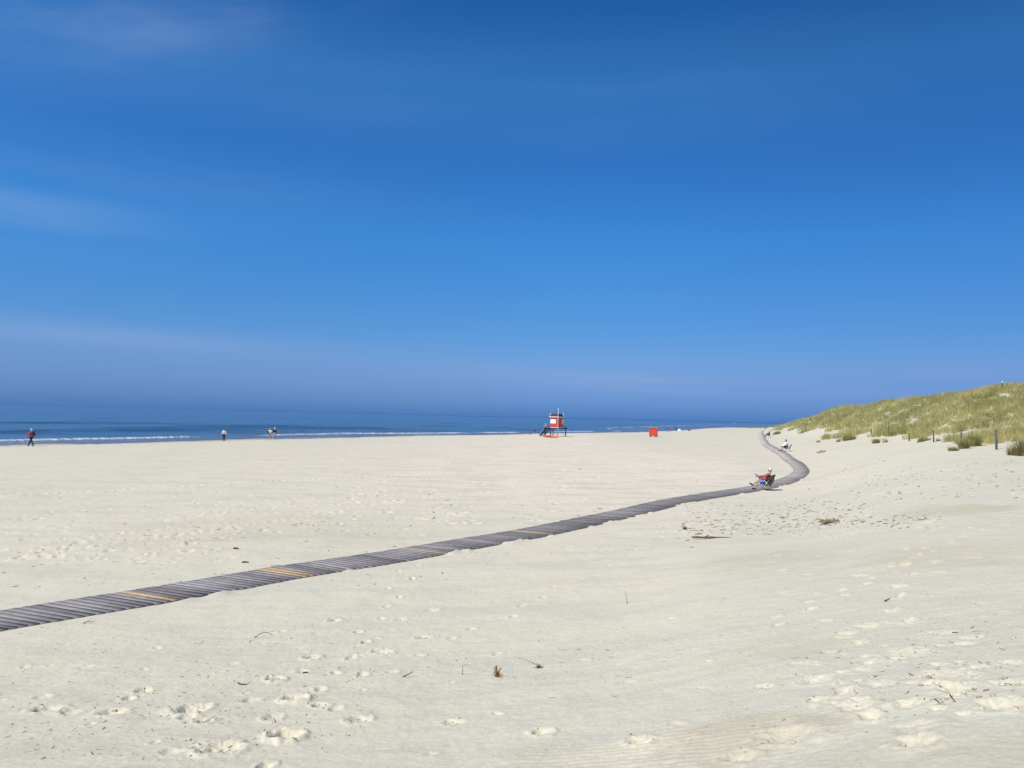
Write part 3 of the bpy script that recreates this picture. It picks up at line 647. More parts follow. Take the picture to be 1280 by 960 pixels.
for f in ((0,1,5,4),(1,2,6,5),(2,3,7,6),(3,0,4,7),(4,5,6,7),(3,2,1,0)): b.bm.faces.new([vv[k] for k in f])
b.build('roof', M_MAR, tw)
for a, bb in ((S + .05, .0), (-.05, S)):
    b = B(); b.rod(T(a, bb, rz + .165), T(a, bb, rz + .95), .055); b.build('corner_pole', M_WH, tw, True)
b = B(); tbox(b, .62, S - .03, -.035, -.014, PH + 1.05, PH + 1.98); wf = b.build('window', M_WH, tw)
b = B(); tbox(b, .70, S - .11, -.042, -.0365, PH + 1.13, PH + 1.90); b.build('pane', paint('bright_shutter_white', (.86, .88, .88), .35, .03), wf)  # shutter's own white, slightly lighter than the frame
b = B(); tbox(b, -.035, -.001, S - .5, S - .06, PH + 1.05, PH + 1.98); b.build('window', M_WH, tw)
b = B(); tbox(b, -.02, -.001, .55, 1.3, PH + .1, PH + 2.05); d_ = b.build('door', paint('red_door_paint', (.50, .06, .035), .5), tw); d_['label'] = 'red door in the shaded side wall'
b = B()
def rail(p, q):
    for z in (.35, .62, .9): b.rod(T(*p, PH + z), T(*q, PH + z), .03)
    n = max(2, int((Vector(p) - Vector(q)).length / .22))
    for k in range(n + 1):
        t = k / n; c = Vector(p).lerp(Vector(q), t); b.rod(T(c.x, c.y, PH + .08), T(c.x, c.y, PH + .92), .022 if k % 4 else .035)
rail((3.0, .06), (3.94, .06)); rail((3.94, .06), (3.94, 3.94)); rail((3.94, 3.94), (.06, 3.94)); rail((.06, 3.94), (.06, S + .08))
b.build('railing', M_GRY, tw)
st = B(); a0 = 2.55; n = 8
for side in (-.42, .42):
    p0 = T(a0 + side, -.02, PH - .04); p1 = T(a0 + side + .5, -1.95, .02); dv = p1 - p0
    st.box((p0 + p1) / 2, (.05, dv.length, .36), dv.to_track_quat('Y', 'Z').to_matrix())
for k in range(n):
    t = (k + .5) / n; c = T(a0, -.02, PH - .02).lerp(T(a0 + .5, -1.95, .02), t); st.box(c, (.80, .26, .04), rotT)
so = st.build('staircase', M_DK, tw)
b = B(); 
b.rod(T(a0 + .45, 0, PH + .85), T(a0 + .95, -1.95, .9), .025); b.rod(T(a0 + .95, -1.95, .9), T(a0 + .95, -1.95, 0), .025); b.build('handrail', M_GRY, so)
b = B(); b.rod(T(-.08, -.16, -.4), T(-.08, -.16, 6.5), .055, .04); b.build('mast', paint('pale_mast_paint', (.72, .76, .80), .4, .05), tw, True)

# orange rescue boat pulled up under the tower
A = on(679.6, 546.2); Bq = on(697.8, 547.6); ln = (Bq - A).length
bt = empty('rescue_boat', A.lerp(Bq, .5), math.atan2(Bq.y - A.y, Bq.x - A.x), label='orange rescue boat lying on the sand under the lifeguard tower', cat='boat')
b = B(); rings = []
for k in range(15):
    t = k / 14; xx = (t - .5) * ln; w = .52 * (1 - (2 * abs(t - .45)) ** 2.6 * .93) if t > .45 else .52 * (1 - .35 * ((.45 - t) / .45) ** 2)
    w = max(w, .03); dp = .36 + .22 * max(0, t - .6); top = .42 + .35 * max(0, t - .55) ** 1.3
    rings.append([b.bm.verts.new((xx, w * cx, zz)) for cx, zz in ((-1, top), (-.95, top * .55), (-.55, .08), (0, .02), (.55, .08), (.95, top * .55), (1, top), (.82, top + .03), (.7, top - .06), (.5, .2), (0, .16), (-.5, .2), (-.7, top - .06), (-.82, top + .03))])
for r0, r1 in zip(rings, rings[1:]):
    for k in range(14): b.bm.faces.new((r0[k], r0[(k+1) % 14], r1[(k+1) % 14], r1[k]))
b.bm.faces.new(rings[0]); b.bm.faces.new(rings[-1][::-1]); b.build('hull', M_ORG, bt, True)
b = B(); b.box((-.3, 0, .36), (.25, .78, .04)); b.build('thwart', M_DK, bt); b = B(); b.tube([(-ln * .45, -.53, .3), (0, -.56, .34), (ln * .25, -.5, .40)], .035, 8); b.build('fender', M_BLK, bt, True)

# small red hut
p = on(817.2, 546.2); s = p.y / F
ht = empty('beach_hut', p, R(-4), label='small bright red box hut alone on the open sand', cat='hut')
w, h = 9.6 * s, 11.2 * s
M_HR = paint('bright_red_paint', (.72, .052, .016), .45, .12, 3)
b = B(); b.box((0, w * .5, .28 + (h - .28) / 2), (w, w, h - .28), bev=.02); b.build('body', M_HR, ht)
b = B(); b.box((0, w * .5, h + .055), (w + .2, w + .2, .10), bev=.02); b.build('roof', paint('pale_roof_edge', (.55, .42, .38), .6), ht)
b = B(); b.box((0, -.02, .32 + (h - .55) / 2), (w * .74, .034, h - .62)); d_ = b.build('door', paint('brightest_red_door', (.80, .08, .022), .4), ht)
b = B(); b.rod((w * .27, -.05, h * .5), (w * .27, -.05, h * .6), .03); b.build('handle', M_GRY, d_)
b = B(); b.box((0, -.03, .17), (w * .34, .06, .2)); b.build('step', paint('pale_step_board', (.62, .56, .48), .7), ht)
for sx in (-1, 1):
    b = B(); b.box((sx * w * .36, w * .5, .09), (.22, w * 1.02, .36)); b.build('skid', M_DK, ht)

# white motor boat far out
d = pix_ray(918.3, 529.6); t = 3600; 
by = empty('motor_boat', Vector((d.x * t, t, 0)), R(15), label='white boat far out on the sea near the horizon', cat='boat')
b = B(); rings = []
for k in range(9):
    q = k / 8; xx = (q - .5) * 11; w = 1.9 * (1 - max(0, q - .45) ** 2 * 3.0); w = max(.08, w); top = 1.6 + .7 * q
    rings.append([b.bm.verts.new((xx, cx * w, zz)) for cx, zz in ((-1, top), (-.85, .2), (0, -.5), (.85, .2), (1, top))])
for r0, r1 in zip(rings, rings[1:]):
    for k in range(5): b.bm.faces.new((r0[k], r0[(k+1) % 5], r1[(k+1) % 5], r1[k]))
b.bm.faces.new(rings[0]); b.bm.faces.new(rings[-1][::-1]); b.build('hull', M_WH, by)
b = B(); b.box((-.8, 0, 2.9), (5, 2.6, 2.2), bev=.3); b.box((-1.2, 0, 4.5), (3, 2.2, 1.4), bev=.3); b.build('cabin', M_WH, by)
b = B(); b.rod((-1, 0, 5), (-1, 0, 8), .06); b.build('mast', M_WH, by)

# ------------------------------------------------------------------ people
SKIN = paint('skin_tone', (.50, .29, .20), .6, .08); EYE = paint('eye_dark', (.02, .015, .012), .3)
def skin_mesh(verts, edges, radii, root, sub=2):
    me = bpy.data.meshes.new('tmp_skin'); bm = bmesh.new(); lay = bm.verts.layers.skin.verify()
    vs = [bm.verts.new(v) for v in verts]
    for i, v in enumerate(vs):
        v[lay].radius = radii[i] if isinstance(radii[i], tuple) else (radii[i], radii[i]); v[lay].use_root = (i == root); v[lay].use_loose = False
    for a, b_ in edges: bm.edges.new((vs[a], vs[b_]))
    bm.to_mesh(me); bm.free()
    ob = bpy.data.objects.new('tmp_skin', me); COL.objects.link(ob)
    md = ob.modifiers.new('s', 'SKIN'); md.use_smooth_shade = True
    ms = ob.modifiers.new('u', 'SUBSURF'); ms.levels = sub; ms.render_levels = sub
    dg = bpy.context.evaluated_depsgraph_get(); dg.update()
    out = bpy.data.meshes.new_from_object(ob.evaluated_get(dg)); bpy.data.objects.remove(ob); bpy.data.meshes.remove(me)
    return out
BODY = {'pelvis': .125, 'waist': .115, 'chest': .135, 'neck': .055, 'chin': .072, 'crown': .098, 'shL': .062, 'shR': .062, 'elL': .043, 'elR': .043, 'wrL': .030, 'wrR': .030,
        'hipL': .092, 'hipR': .092, 'knL': .062, 'knR': .062, 'anL': .042, 'anR': .042, 'toL': .035, 'toR': .035}
EDG = [('pelvis','waist'),('waist','chest'),('chest','neck'),('neck','chin'),('chin','crown'),('chest','shL'),('shL','elL'),('elL','wrL'),('chest','shR'),('shR','elR'),('elR','wrR'),
       ('pelvis','hipL'),('hipL','knL'),('knL','anL'),('anL','toL'),('pelvis','hipR'),('hipR','knR'),('knR','anR'),('anR','toR')]
def chain(J, names, add, rad=None, sub=2):
    keep = [n for n in BODY if n in names]; ix = {n: i for i, n in enumerate(keep)}
    ed = [(ix[a], ix[b_]) for a, b_ in EDG if a in ix and b_ in ix]
    rr = [(rad or {}).get(n, BODY[n] + add) for n in keep]
    root = ix.get('pelvis', ix.get('chest', 0))
    return skin_mesh([J[n] for n in keep], ed, rr, root, sub)
def hand(bm, w, d, up, side):
    w = Vector(w); d = Vector(d).normalized(); up = Vector(up); s = d.cross(up).normalized() * side; up = s.cross(d).normalized() * side
    def lim(p, q, r0, r1):
        ax_ = (q - p); qd = ax_.to_track_quat('Z', 'Y'); ra = [bm.verts.new(p + qd @ Vector((math.cos(k) * r0, math.sin(k) * r0, 0))) for k in (0, 1.57, 3.14, 4.71)]; rb = [bm.verts.new(q + qd @ Vector((math.cos(k) * r1, math.sin(k) * r1, 0))) for k in (0, 1.57, 3.14, 4.71)]
        for k in range(4): bm.faces.new((ra[k], ra[(k+1) % 4], rb[(k+1) % 4], rb[k]))
        bm.faces.new(ra[::-1]); bm.faces.new(rb)
    # palm
    pts = [w + s * a * .038 * (.75 if e == 0 else 1) + up * b_ * .014 + d * e * .09 for e in (0, 1) for a, b_ in ((-1, -1), (1, -1), (1, 1), (-1, 1))]
    vv = [bm.verts.new(p) for p in pts]
    for f in ((0,1,2,3),(7,6,5,4),(0,4,5,1),(1,5,6,2),(2,6,7,3),(3,7,4,0)): bm.faces.new([vv[k] for k in f])
    for k, ln_ in enumerate((.068, .078, .073, .056)):
        a = w + d * .085 + s * (-.029 + .0195 * k) ; m = a + d * ln_ * .55 - up * .008; e = m + d * ln_ * .45 - up * .022
        lim(a, m, .0095, .0085); lim(m, e, .0085, .006)
    a = w + d * .03 - s * .03; m = a + d * .035 - s * .035; e = m + d * .035 - s * .008; lim(a, m, .012, .010); lim(m, e, .010, .007)
def person(loc, rz, J, label, clothes, hair=None, hat=None, shoes=None, scale=1, group=None):
    J = {k: Vector(v) for k, v in J.items()}
    root = empty('person', loc, rz, label=label, cat='person', group=group); root.scale = (scale,) * 3
    body = chain(J, set(BODY), 0)
    bm = bmesh.new(); bm.from_mesh(body)
    hc = J['chin'].lerp(J['crown'], .45); upd = (J['crown'] - J['chin']).normalized(); face = Vector(J.get('look', (0, 1, 0))).normalized(); face = (face - upd * face.dot(upd)).normalized(); sd_ = face.cross(upd)
    for sx in (-1, 1):       # ears
        r_ = bmesh.ops.create_uvsphere(bm, u_segments=8, v_segments=6, radius=.028); bmesh.ops.scale(bm, vec=(.45, .7, 1), verts=r_['verts']); bmesh.ops.translate(bm, vec=hc + sd_ * sx * .088, verts=r_['verts'])
    r_ = bmesh.ops.create_cone(bm, cap_ends=True, segments=6, radius1=.02, radius2=.008, depth=.05); bmesh.ops.rotate(bm, cent=(0, 0, 0), matrix=(face * .8 - upd * .5).to_track_quat('Z', 'Y').to_matrix(), verts=r_['verts']); bmesh.ops.translate(bm, vec=hc + face * .095 - upd * .015, verts=r_['verts'])
    for sx, dz, sc_ in ((-1, .015, (1, 1, .7)), (1, .015, (1, 1, .7)), (0, -.055, (2.2, 1, .4))):      # eyes, mouth
        r_ = bmesh.ops.create_uvsphere(bm, u_segments=8, v_segments=6, radius=.011); bmesh.ops.scale(bm, vec=sc_, verts=r_['verts']); bmesh.ops.translate(bm, vec=hc + sd_ * sx * .034 + face * .088 + upd * dz, verts=r_['verts'])
        for f in {f for v in r_['verts'] for f in v.link_faces}: f.material_index = 1
    for sd2, s_ in (('L', 1), ('R', -1)):
        dv = (J['wr' + sd2] - J['el' + sd2]); hand(bm, J['wr' + sd2], dv, face.cross(dv) if abs(face.dot(dv.normalized())) < .9 else upd, s_)
    bm.to_mesh(body); bm.free(); link('body', body, [SKIN, EYE], root, True)
    for nm, mt, names, add, rad in clothes: link(nm, chain(J, set(names), add, rad), mt, root, True)
    if hair:
        mt, back, long_ = hair; b = B(); b.ball(hc + upd * .035 - face * .018, (.225, .225, .21)); b.bm.verts.ensure_lookup_table()
        for v in b.bm.verts:
            q = v.co - hc
            if q.dot(face) > .03 and q.dot(upd) < .065: v.co -= face * (q.dot(face) - .02)
            if long_ and q.dot(upd) < 0 and q.dot(face) < .03: v.co -= upd * long_
        b.build('hair', mt, root, True)
    if hat:
        b = B(); b.ball(hc + upd * .065 - face * .012, (.235, .245, .17)); b.ball(hc + upd * .055 + face * .06, (.24, .26, .02), None); b.build('hat', hat, root, True)
    if shoes:
        for k in 'LR':
            f0 = J['an' + k]; f1 = J['to' + k]; dv = (f1 - f0); q = dv.to_track_quat('Y', 'Z').to_matrix()
            b = B(); b.ball(f0.lerp(f1, .5) + Vector((0, 0, -.008)), (.105, dv.length + .14, .10), q); b.build('shoe', shoes, root, True)
    return root
UP = ['pelvis','waist','chest','shL','shR','elL','elR','wrL','wrR']; LEGS = ['pelvis','hipL','hipR','knL','knR','anL','anR']; SHORT = ['pelvis','hipL','hipR','knL','knR']; TEE = ['pelvis','waist','chest','shL','shR','elL','elR']
def stand(stride=.0, arm=.1, bend=0):
    J = dict(pelvis=(0,0,.95), waist=(0,.01+bend*.1,1.12), chest=(0,.0+bend*.3,1.36), neck=(0,.0+bend*.42,1.50), chin=(0,.03+bend*.48,1.575), crown=(0,.015+bend*.5,1.68), look=(0,1,-.1))
    for k, s in (('L', -1), ('R', 1)):
        ph = stride * s; J['hip'+k] = (s*.095, ph*.1, .88); J['kn'+k] = (s*.10, ph*.55+.03*abs(stride)*4, .49+.02*abs(ph)); J['an'+k] = (s*.095, ph*1.0-(.06 if ph < 0 else 0), .085+(.07 if ph < -.1 else 0)); J['to'+k] = (s*.10, ph*1.0+.15-(.06 if ph < 0 else 0), .045)
        J['sh'+k] = (s*.185, bend*.32, 1.40); J['el'+k] = (s*.25, -ph*.55-.03+bend*.3, 1.14); J['wr'+k] = (s*.245, -ph*.8+.08+arm+bend*.5, .93)
    return J
CL = lambda n, c, r=.85: paint(n, c, r, .2, 10)
M_PINK = CL('pink_red_jacket', (.52, .075, .085)); M_NAVY = CL('navy_cloth', (.018, .022, .04)); M_WSH = CL('white_shirt', (.78, .77, .75)); M_BLKC = CL('black_cloth', (.010, .010, .012)); M_REDJ = CL('red_fleece', (.50, .055, .055))
M_JEAN = CL('light_blue_denim', (.16, .30, .58)); M_MARO = CL('maroon_cloth', (.11, .028, .045)); M_GRH = CL('grey_white_hair', (.62, .58, .52)); M_BRH = CL('brown_hair', (.12, .07, .04)); M_BLH = CL('blond_hair', (.50, .36, .18)); M_CAP = CL('cream_cap', (.75, .68, .55)); M_SHOE = CL('dark_shoes', (.03, .028, .03)); M_KHAKI = CL('khaki_cloth', (.32, .27, .19))
JK = {'pelvis': .155, 'waist': .15, 'chest': .165, 'shL': .085, 'shR': .085, 'elL': .062, 'elR': .062, 'wrL': .05, 'wrR': .05}
pb = on(38.5, 558); wk = person(pb, R(75), stand(.38, .02), 'person in a pink red jacket and dark trousers walking along the water edge', [('jacket', M_PINK, UP, 0, JK), ('trousers', M_NAVY, LEGS, .022, None)], hair=(M_GRH, 0, 0), hat=CL('pale_pink_cap', (.70, .52, .52)), shoes=M_SHOE, scale=1.08)
b = B(); b.box((0, -.21, 1.26), (.30, .17, .42), bev=.06); b.build('backpack', CL('dark_red_backpack', (.10, .02, .045)), wk, True)
person(on(279.7, 551.2), R(200), stand(.12), 'person in a white shirt and dark trousers standing alone by the surf', [('shirt', M_WSH, UP, .018, None), ('trousers', M_NAVY, LEGS, .022, None)], hair=(M_BRH, 0, 0), shoes=M_SHOE, scale=1.04)
person(on(337.2, 549.8), R(15), stand(.16), 'bare legged person in white top with dark bag, left one of the strolling pair', [('shirt', M_WSH, TEE, .022, None), ('shorts', M_KHAKI, ['pelvis','hipL','hipR'], .03, None)], hair=(M_BLH, 0, .08), scale=1.02, group='strolling pair by the surf')
wb = [c for c in COL.objects if c.get('label', '').startswith('bare legged person in white')][0]
b = B(); b.box((-.30, -.05, 1.15), (.14, .28, .36), bev=.04); b.build('bag', M_BLKC, wb, True)
person(on(343, 549.9), R(-5), stand(.18), 'bare legged person in dark top and light cap, right one of the strolling pair', [('shirt', M_BLKC, UP, .022, None), ('shorts', M_KHAKI, ['pelvis','hipL','hipR'], .03, None)], hat=M_CAP, hair=(M_GRH, 0, 0), scale=1.1, group='strolling pair by the surf')
# far figures at the turn of the beach
person(on(834.3, 540.5), R(20), stand(.1), 'tiny far person in dark clothes, left of two standing beyond the red hut', [('shirt', M_NAVY, UP, .02, None), ('trousers', M_KHAKI, LEGS, .02, None)], hair=(M_BRH, 0, 0), scale=.95, group='far people beyond the red hut')
person(on(837.4, 540.4), R(-10), stand(.1), 'tiny far person in grey clothes, right of two standing beyond the red hut', [('shirt', CL('slate_cloth', (.10, .13, .17)), UP, .02, None), ('trousers', M_KHAKI, LEGS, .02, None)], hair=(M_BRH, 0, 0), scale=.95, group='far people beyond the red hut')
person(on(845.8, 539), R(90), stand(.2, .1, 1.0), 'tiny far person in dark clothes bending over next to a white beach shelter', [('shirt', M_NAVY, UP, .03, None), ('trousers', M_NAVY, LEGS, .03, None)], hair=(M_BRH, 0, 0), group='far people beyond the red hut')
p = on(849, 538.6); b = B()
for k in range(2): pass
vs = [(-.6, -.35, 0), (.6, -.35, 0), (.6, .5, 0), (-.6, .5, 0), (-.45, .25, .7), (.45, .25, .7)]; vv = [b.bm.verts.new(v) for v in vs]
for f in ((3,2,1,0),(0,1,5,4),(2,3,4,5),(1,2,5),(3,0,4)): b.bm.faces.new([vv[k] for k in f])
o = b.build('beach_shelter', CL('white_shelter_cloth', (.80, .82, .84))); o.location = p; tag(o, 'tiny white beach shelter at the far water edge', 'beach shelter')

def sit(seat=.42, back=.42, legs=((.10, .50, .44, .62, .06), (.10, .50, .44, .62, .06)), arms=((.30, .30, .68, .46, .62), (.30, .30, .68, .46, .62)), tilt=0):
    """faces +Y; hips at origin on the seat; back: lean of trunk (m backwards at shoulder height)"""
    z = seat + .11
    J = dict(pelvis=(0, 0, z), waist=(0, -back * .32, z + .17), chest=(0, -back * .72, z + .40), neck=(0, -back * .92, z + .53), chin=(0, -back * .9 + .03 + tilt, z + .605), crown=(0, -back * .95 + .02 + tilt * 1.2, z + .71), look=(0, 1, -.25))
    for k, s, lg, am in (('L', -1, legs[0], arms[0]), ('R', 1, legs[1], arms[1])):
        J['hip'+k] = (s * .10, .04, z - .02); J['kn'+k] = (s * lg[0] * 1.3, lg[1] - .04, lg[2] + .04); J['an'+k] = (s * lg[0], lg[3], lg[4] + .04); J['to'+k] = (s * lg[0], lg[3] + .15, lg[4] + .02 + (.10 if lg[4] > .12 else 0))
        J['sh'+k] = (s * .185, -back * .75, z + .44); J['el'+k] = (s * am[0], am[1] - back * .6, am[2]); J['wr'+k] = (s * am[0] * .6, am[3], am[4])
    return J
M_CH = CL('dark_olive_canvas', (.045, .042, .03)); M_ALU = paint('dull_aluminium', (.55, .55, .54), .4, .1, 5, .7)
def chair(loc, rz, label, mat, seat=.40, back=.48, top=.86, w=.54, wings=True):
    c = empty('folding_chair', loc, rz, label=label, cat='chair')
    h = w / 2
    b = B(); b.poly([(-h, .30, seat + .02), (h, .30, seat + .02), (h, -.20, seat - .03), (-h, -.20, seat - .03)], .07 if wings else .03); b.build('seat', mat, c)
    b = B(); b.poly([(-h, -.204, seat - .02), (h, -.204, seat - .02), (h, -back - .03, top), (-h, -back - .03, top)], .03); b.build('backrest', mat, c)
    if wings:
        for s in (-1, 1):
            x_ = s * (h + .022); b = B(); b.poly([(x_, .12, seat - .12), (x_, .08, seat + .14), (x_, -.10, seat + .34), (x_, -back, top), (x_, -back + .02, seat + .2), (x_, -.28, seat - .16)], .014); b.build('side_panel', mat, c)
    for s in (-1, 1):
        x_ = s * (h + .06)
        b = B(); b.rod((x_, .26, 0), (x_, -.18, seat + .2), .014); b.build('leg', M_ALU, c, True)
        b = B(); b.rod((x_, -.42, 0), (x_, .1, seat + .2), .014); b.build('leg', M_ALU, c, True)
        b = B(); b.box((x_, -.06, seat + .225), (.045, .46, .022), bev=.008); b.build('armrest', M_DK, c)
    for yy in (-.40, .24):
        b = B(); b.rod((-h - .05, yy, .03), (h + .05, yy, .03), .011); b.build('crossbar', M_ALU, c, True)
    return c
# nearest sitter
pc = on(957.0, 613.0); a1 = R(72)
chair(pc, a1, 'dark olive camping chair at the boardwalk edge under the person in red', M_CH, .42, .50, .92, .60)
person(pc, a1, sit(.42, .27, ((.12, .46, .47, .60, .05), (.13, .47, .50, .74, .24)), ((.30, .24, .80, .42, .78), (.30, .26, .82, .44, .80))), 'person in red fleece and blue denim reading in a camping chair beside the boardwalk',
       [('fleece', M_REDJ, UP, 0, {k: v * .98 for k, v in JK.items()}), ('jeans', M_JEAN, SHORT, .03, None)], hair=(M_BLH, 0, .05), hat=M_CAP, shoes=M_SHOE, scale=.98)
rot = Matrix.Rotation(a1, 4, 'Z')
b = B()
for s, ang in ((-1, .5), (1, -.5)): b.box((s * .105, .0, .02), (.215, .30, .008), Matrix.Rotation(ang, 3, 'Y'))
mg = b.build('magazine', paint('white_paper', (.80, .80, .78), .6, .08, 20)); mg.matrix_world = Matrix.Translation(pc) @ rot @ Matrix.Translation((0, .50, .86)) @ Matrix.Rotation(R(28), 4, 'X'); tag(mg, 'open white magazine held by the person in red fleece', 'magazine')
b = B(); b.box((0, 0, .07), (.40, .26, .14), bev=.05); bg = b.build('lap_bag', CL('dark_navy_bag', (.02, .035, .07)), None, True); bg.matrix_world = Matrix.Translation(pc) @ rot @ Matrix.Translation((0, .27, .665)) @ Matrix.Rotation(R(-6), 4, 'X'); tag(bg, 'dark navy bag on the lap of the person in red fleece', 'bag')
# second sitter
pc = on(983.8, 564.6); a2 = R(80)
chair(pc, a2, 'low grey folding chair under the person leaning forward past the bend', CL('grey_canvas', (.10, .11, .105)), .30, .46, .78, .5, False)
person(pc, a2, sit(.32, -.06, ((.12, .46, .46, .44, .05), (.12, .50, .44, .62, .05)), ((.26, .28, .62, .50, .52), (.26, .30, .62, .52, .50)), .05), 'person in white top leaning forward on a low chair past the boardwalk bend',
       [('top', M_WSH, UP, .025, None), ('vest', M_MARO, ['pelvis', 'waist'], .05, None), ('trousers', M_BLKC, SHORT, .03, None)], hair=(M_BRH, 0, 0), shoes=M_SHOE, scale=1.08)
# third sitter
pc = on(961.2, 546.6); a3 = R(70)
chair(pc, a3, 'low dark chair under the farthest sitting person', M_CH, .30, .44, .72, .5, False)
person(pc, a3, sit(.32, .15), 'farthest sitting person, all in dark clothes, beside the far boardwalk', [('jacket', M_BLKC, UP, .03, None), ('trousers', M_BLKC, LEGS, .03, None)], hair=(M_BRH, 0, 0), shoes=M_SHOE, scale=1.15)
# fourth: reddish figure sitting on the far beach edge
person(on(862, 538.8), R(60), {**sit(.02, .12, ((.12, .36, .36, .62, .03), (.12, .36, .36, .62, .03)), ((.24, .25, .38, .34, .30), (.24, .25, .38, .34, .30)))}, 'tiny far person in brownish red sitting on the sand ridge near the water', [('jacket', CL('brown_red_cloth', (.20, .07, .06)), UP, .03, None), ('trousers', M_MARO, LEGS, .03, None)], hair=(M_BRH, 0, 0), group='far people beyond the red hut')
# bather in the shallows
d = pix_ray(668.4, 538.9); tt = -ZC / d.z; person(Vector((d.x * tt, tt, -.95)), R(180), stand(.1), 'dark figure standing waist deep in the surf left of the lifeguard tower', [('wetsuit', M_NAVY, UP + LEGS, .015, None)], hair=(M_BRH, 0, 0))

# ------------------------------------------------------------------ drift and dry plants on the sand
M_DRIFT = paint('driftwood', (.20, .145, .085), .9, .35, 18, bmp=.4); M_DRY = paint('dry_brown_stalk', (.24, .155, .075), .9, .4, 30); M_DARKW = paint('dark_wrack', (.075, .06, .045), .9, .4, 20)
def stickpts(L_, z0, bends, n=7, sag=0):
    return [((t / (n - 1) - .5) * L_, bends * L_ * math.sin(t / (n - 1) * 3.1) + random.uniform(-.01, .01) * L_, z0 + sag * math.sin(t * 2.1)) for t in range(n)]
p = on(891, 672.5); b = B(); L_ = 52 * p.y / F; b.tube(stickpts(L_, .035, .04, 9, .006), [.035, .04, .03, .036, .03, .028, .026, .02, .012], 8); b.tube([(-L_ * .2, 0, .04), (-L_ * .12, .05, .09), (-L_ * .05, .09, .10)], [.018, .014, .006], 6)
o = b.build('driftwood_branch', M_DRIFT, None, True); o.location = p; o.rotation_euler = (0, 0, R(4)); tag(o, 'long thin driftwood branch on the sand near the churned patch', 'driftwood')
def clump(px, py, wpx, hpx, n, rad, mat, name, label, cat, seed):
    p = on(px, py); s = p.y / F; g = random.Random(seed); b = B(); w = wpx * s; h = hpx * s
    for k in range(n):
        a = g.uniform(0, 6.28); r0 = g.uniform(0, .12) * w; r1 = g.uniform(.25, .55) * w; zz = g.uniform(.1, 1.0) * h
        c, s_ = math.cos(a), math.sin(a); b.tube([(c * r0, s_ * r0, .0), (c * (r0 + r1) * .5 + g.uniform(-.1, .1) * w, s_ * (r0 + r1) * .5, zz), (c * r1, s_ * r1, zz * g.uniform(.1, 1.0))], [rad, rad * .8, rad * .35], 5)
    o = b.build(name, mat, None, True); o.location = p; return tag(o, label, cat)
clump(1036, 653.5, 30, 5, 110, .012, paint('pale_dried_weed', (.36, .26, .14), .9, .3, 25), 'seaweed_heap', 'flat brown heap of dried seaweed right of the driftwood branch', 'seaweed', 1)
clump(621.5, 846, 13, 13, 16, .008, paint('orange_brown_stalk', (.36, .20, .07), .9, .3, 30), 'dry_plant', 'spiky orange brown dry plant standing alone in the foreground centre', 'dry plant', 2)
clump(674, 833, 18, 5, 12, .006, M_DRY, 'dry_plant', 'flat brown dry plant right of the spiky orange brown one', 'dry plant', 3)
clump(855, 662, 8, 5, 14, .012, M_DARKW, 'wrack_clump', 'small dark wrack clump at the left end of the churned patch', 'seaweed', 4)
def stem(px, py, pts, rad, label, mat=M_DRY, name='twig'):
    p = on(px, py); s = p.y / F; b = B(); b.tube([(a * s, 0.25 * a * s * random.uniform(-1, 1), max(h * s, -.05)) for a, h in pts], [rad * (1 - .6 * k / (len(pts) - 1)) for k in range(len(pts))], 6)
    o = b.build(name, mat, None, True); o.location = p; return tag(o, label, 'twig')
stem(785, 754, [(-1, -1), (-1.5, 6), (-3, 12), (-4, 15)], .007, 'single upright pale stem on the open sand right of centre')
stem(333, 797, [(-14, .5), (-9, 4), (-3, 6.5), (2, 6), (8, 2.5)], .007, 'arched dark grass stem left of the foreground footprints', M_DARKW)
stem(578, 843, [(0, 0), (.3, 6), (0, 11), (5, 12.5), (11, 12)], .005, 'hooked standing stem left of the spiky orange brown plant')
stem(510, 847, [(-8, -.5), (-1, 3), (6, 7)], .011, 'short thick brown twig left of the hooked stem', M_DRIFT)
stem(306, 856, [(-9, 3), (-4, .8), (2, 1), (7, 4)], .009, 'curved dark twig beside the trodden footprints', M_DARKW)
stem(660, 829, [(10, 1), (-2, 5), (-18, 10)], .004, 'long thin straw reaching left from the flat brown plant')
stem(384, 839.5, [(-5, .6), (0, 1.2), (5, .6)], .014, 'short black stick above the deep footprints', M_DARKW)
stem(1172, 883, [(-4, 7), (0, 4), (4, 0)], .006, 'left of two dark slanted twigs in the trodden sand at right', M_DARKW)
stem(1192, 879, [(-5, 9), (-1, 4), (3, 0)], .006, 'right of two dark slanted twigs in the trodden sand at right', M_DARKW)
stem(1262, 854, [(-6, 2), (0, 1.5), (5, -.2)], .006, 'dark twig at the far right of the trodden sand', M_DARKW)
stem(1196, 791, [(-6, 1), (0, 1.4), (6, .5)], .006, 'thin dark twig lying behind the trodden sand', M_DARKW)
stem(1110, 752, [(-4, .5), (0, 2.5), (3, 4)], .012, 'stubby dark chip with a thin stalk in the right middle ground', M_DARKW)
stem(295, 686.5, [(-3, .6), (0, 1.2), (3.5, .6)], .035, 'dark piece of wrack on the flat sand beyond the boardwalk', M_DARKW, 'wrack_piece')
stem(307, 703, [(-4, .5), (0, 1), (4, .5)], .03, 'dark wrack pieces just beyond the orange boards', M_DARKW, 'wrack_piece')
stem(112, 779, [(-7, .5), (-2, 3), (3, 1.5), (8, 5)], .009, 'twisted dark twig just in front of the boardwalk', M_DARKW)
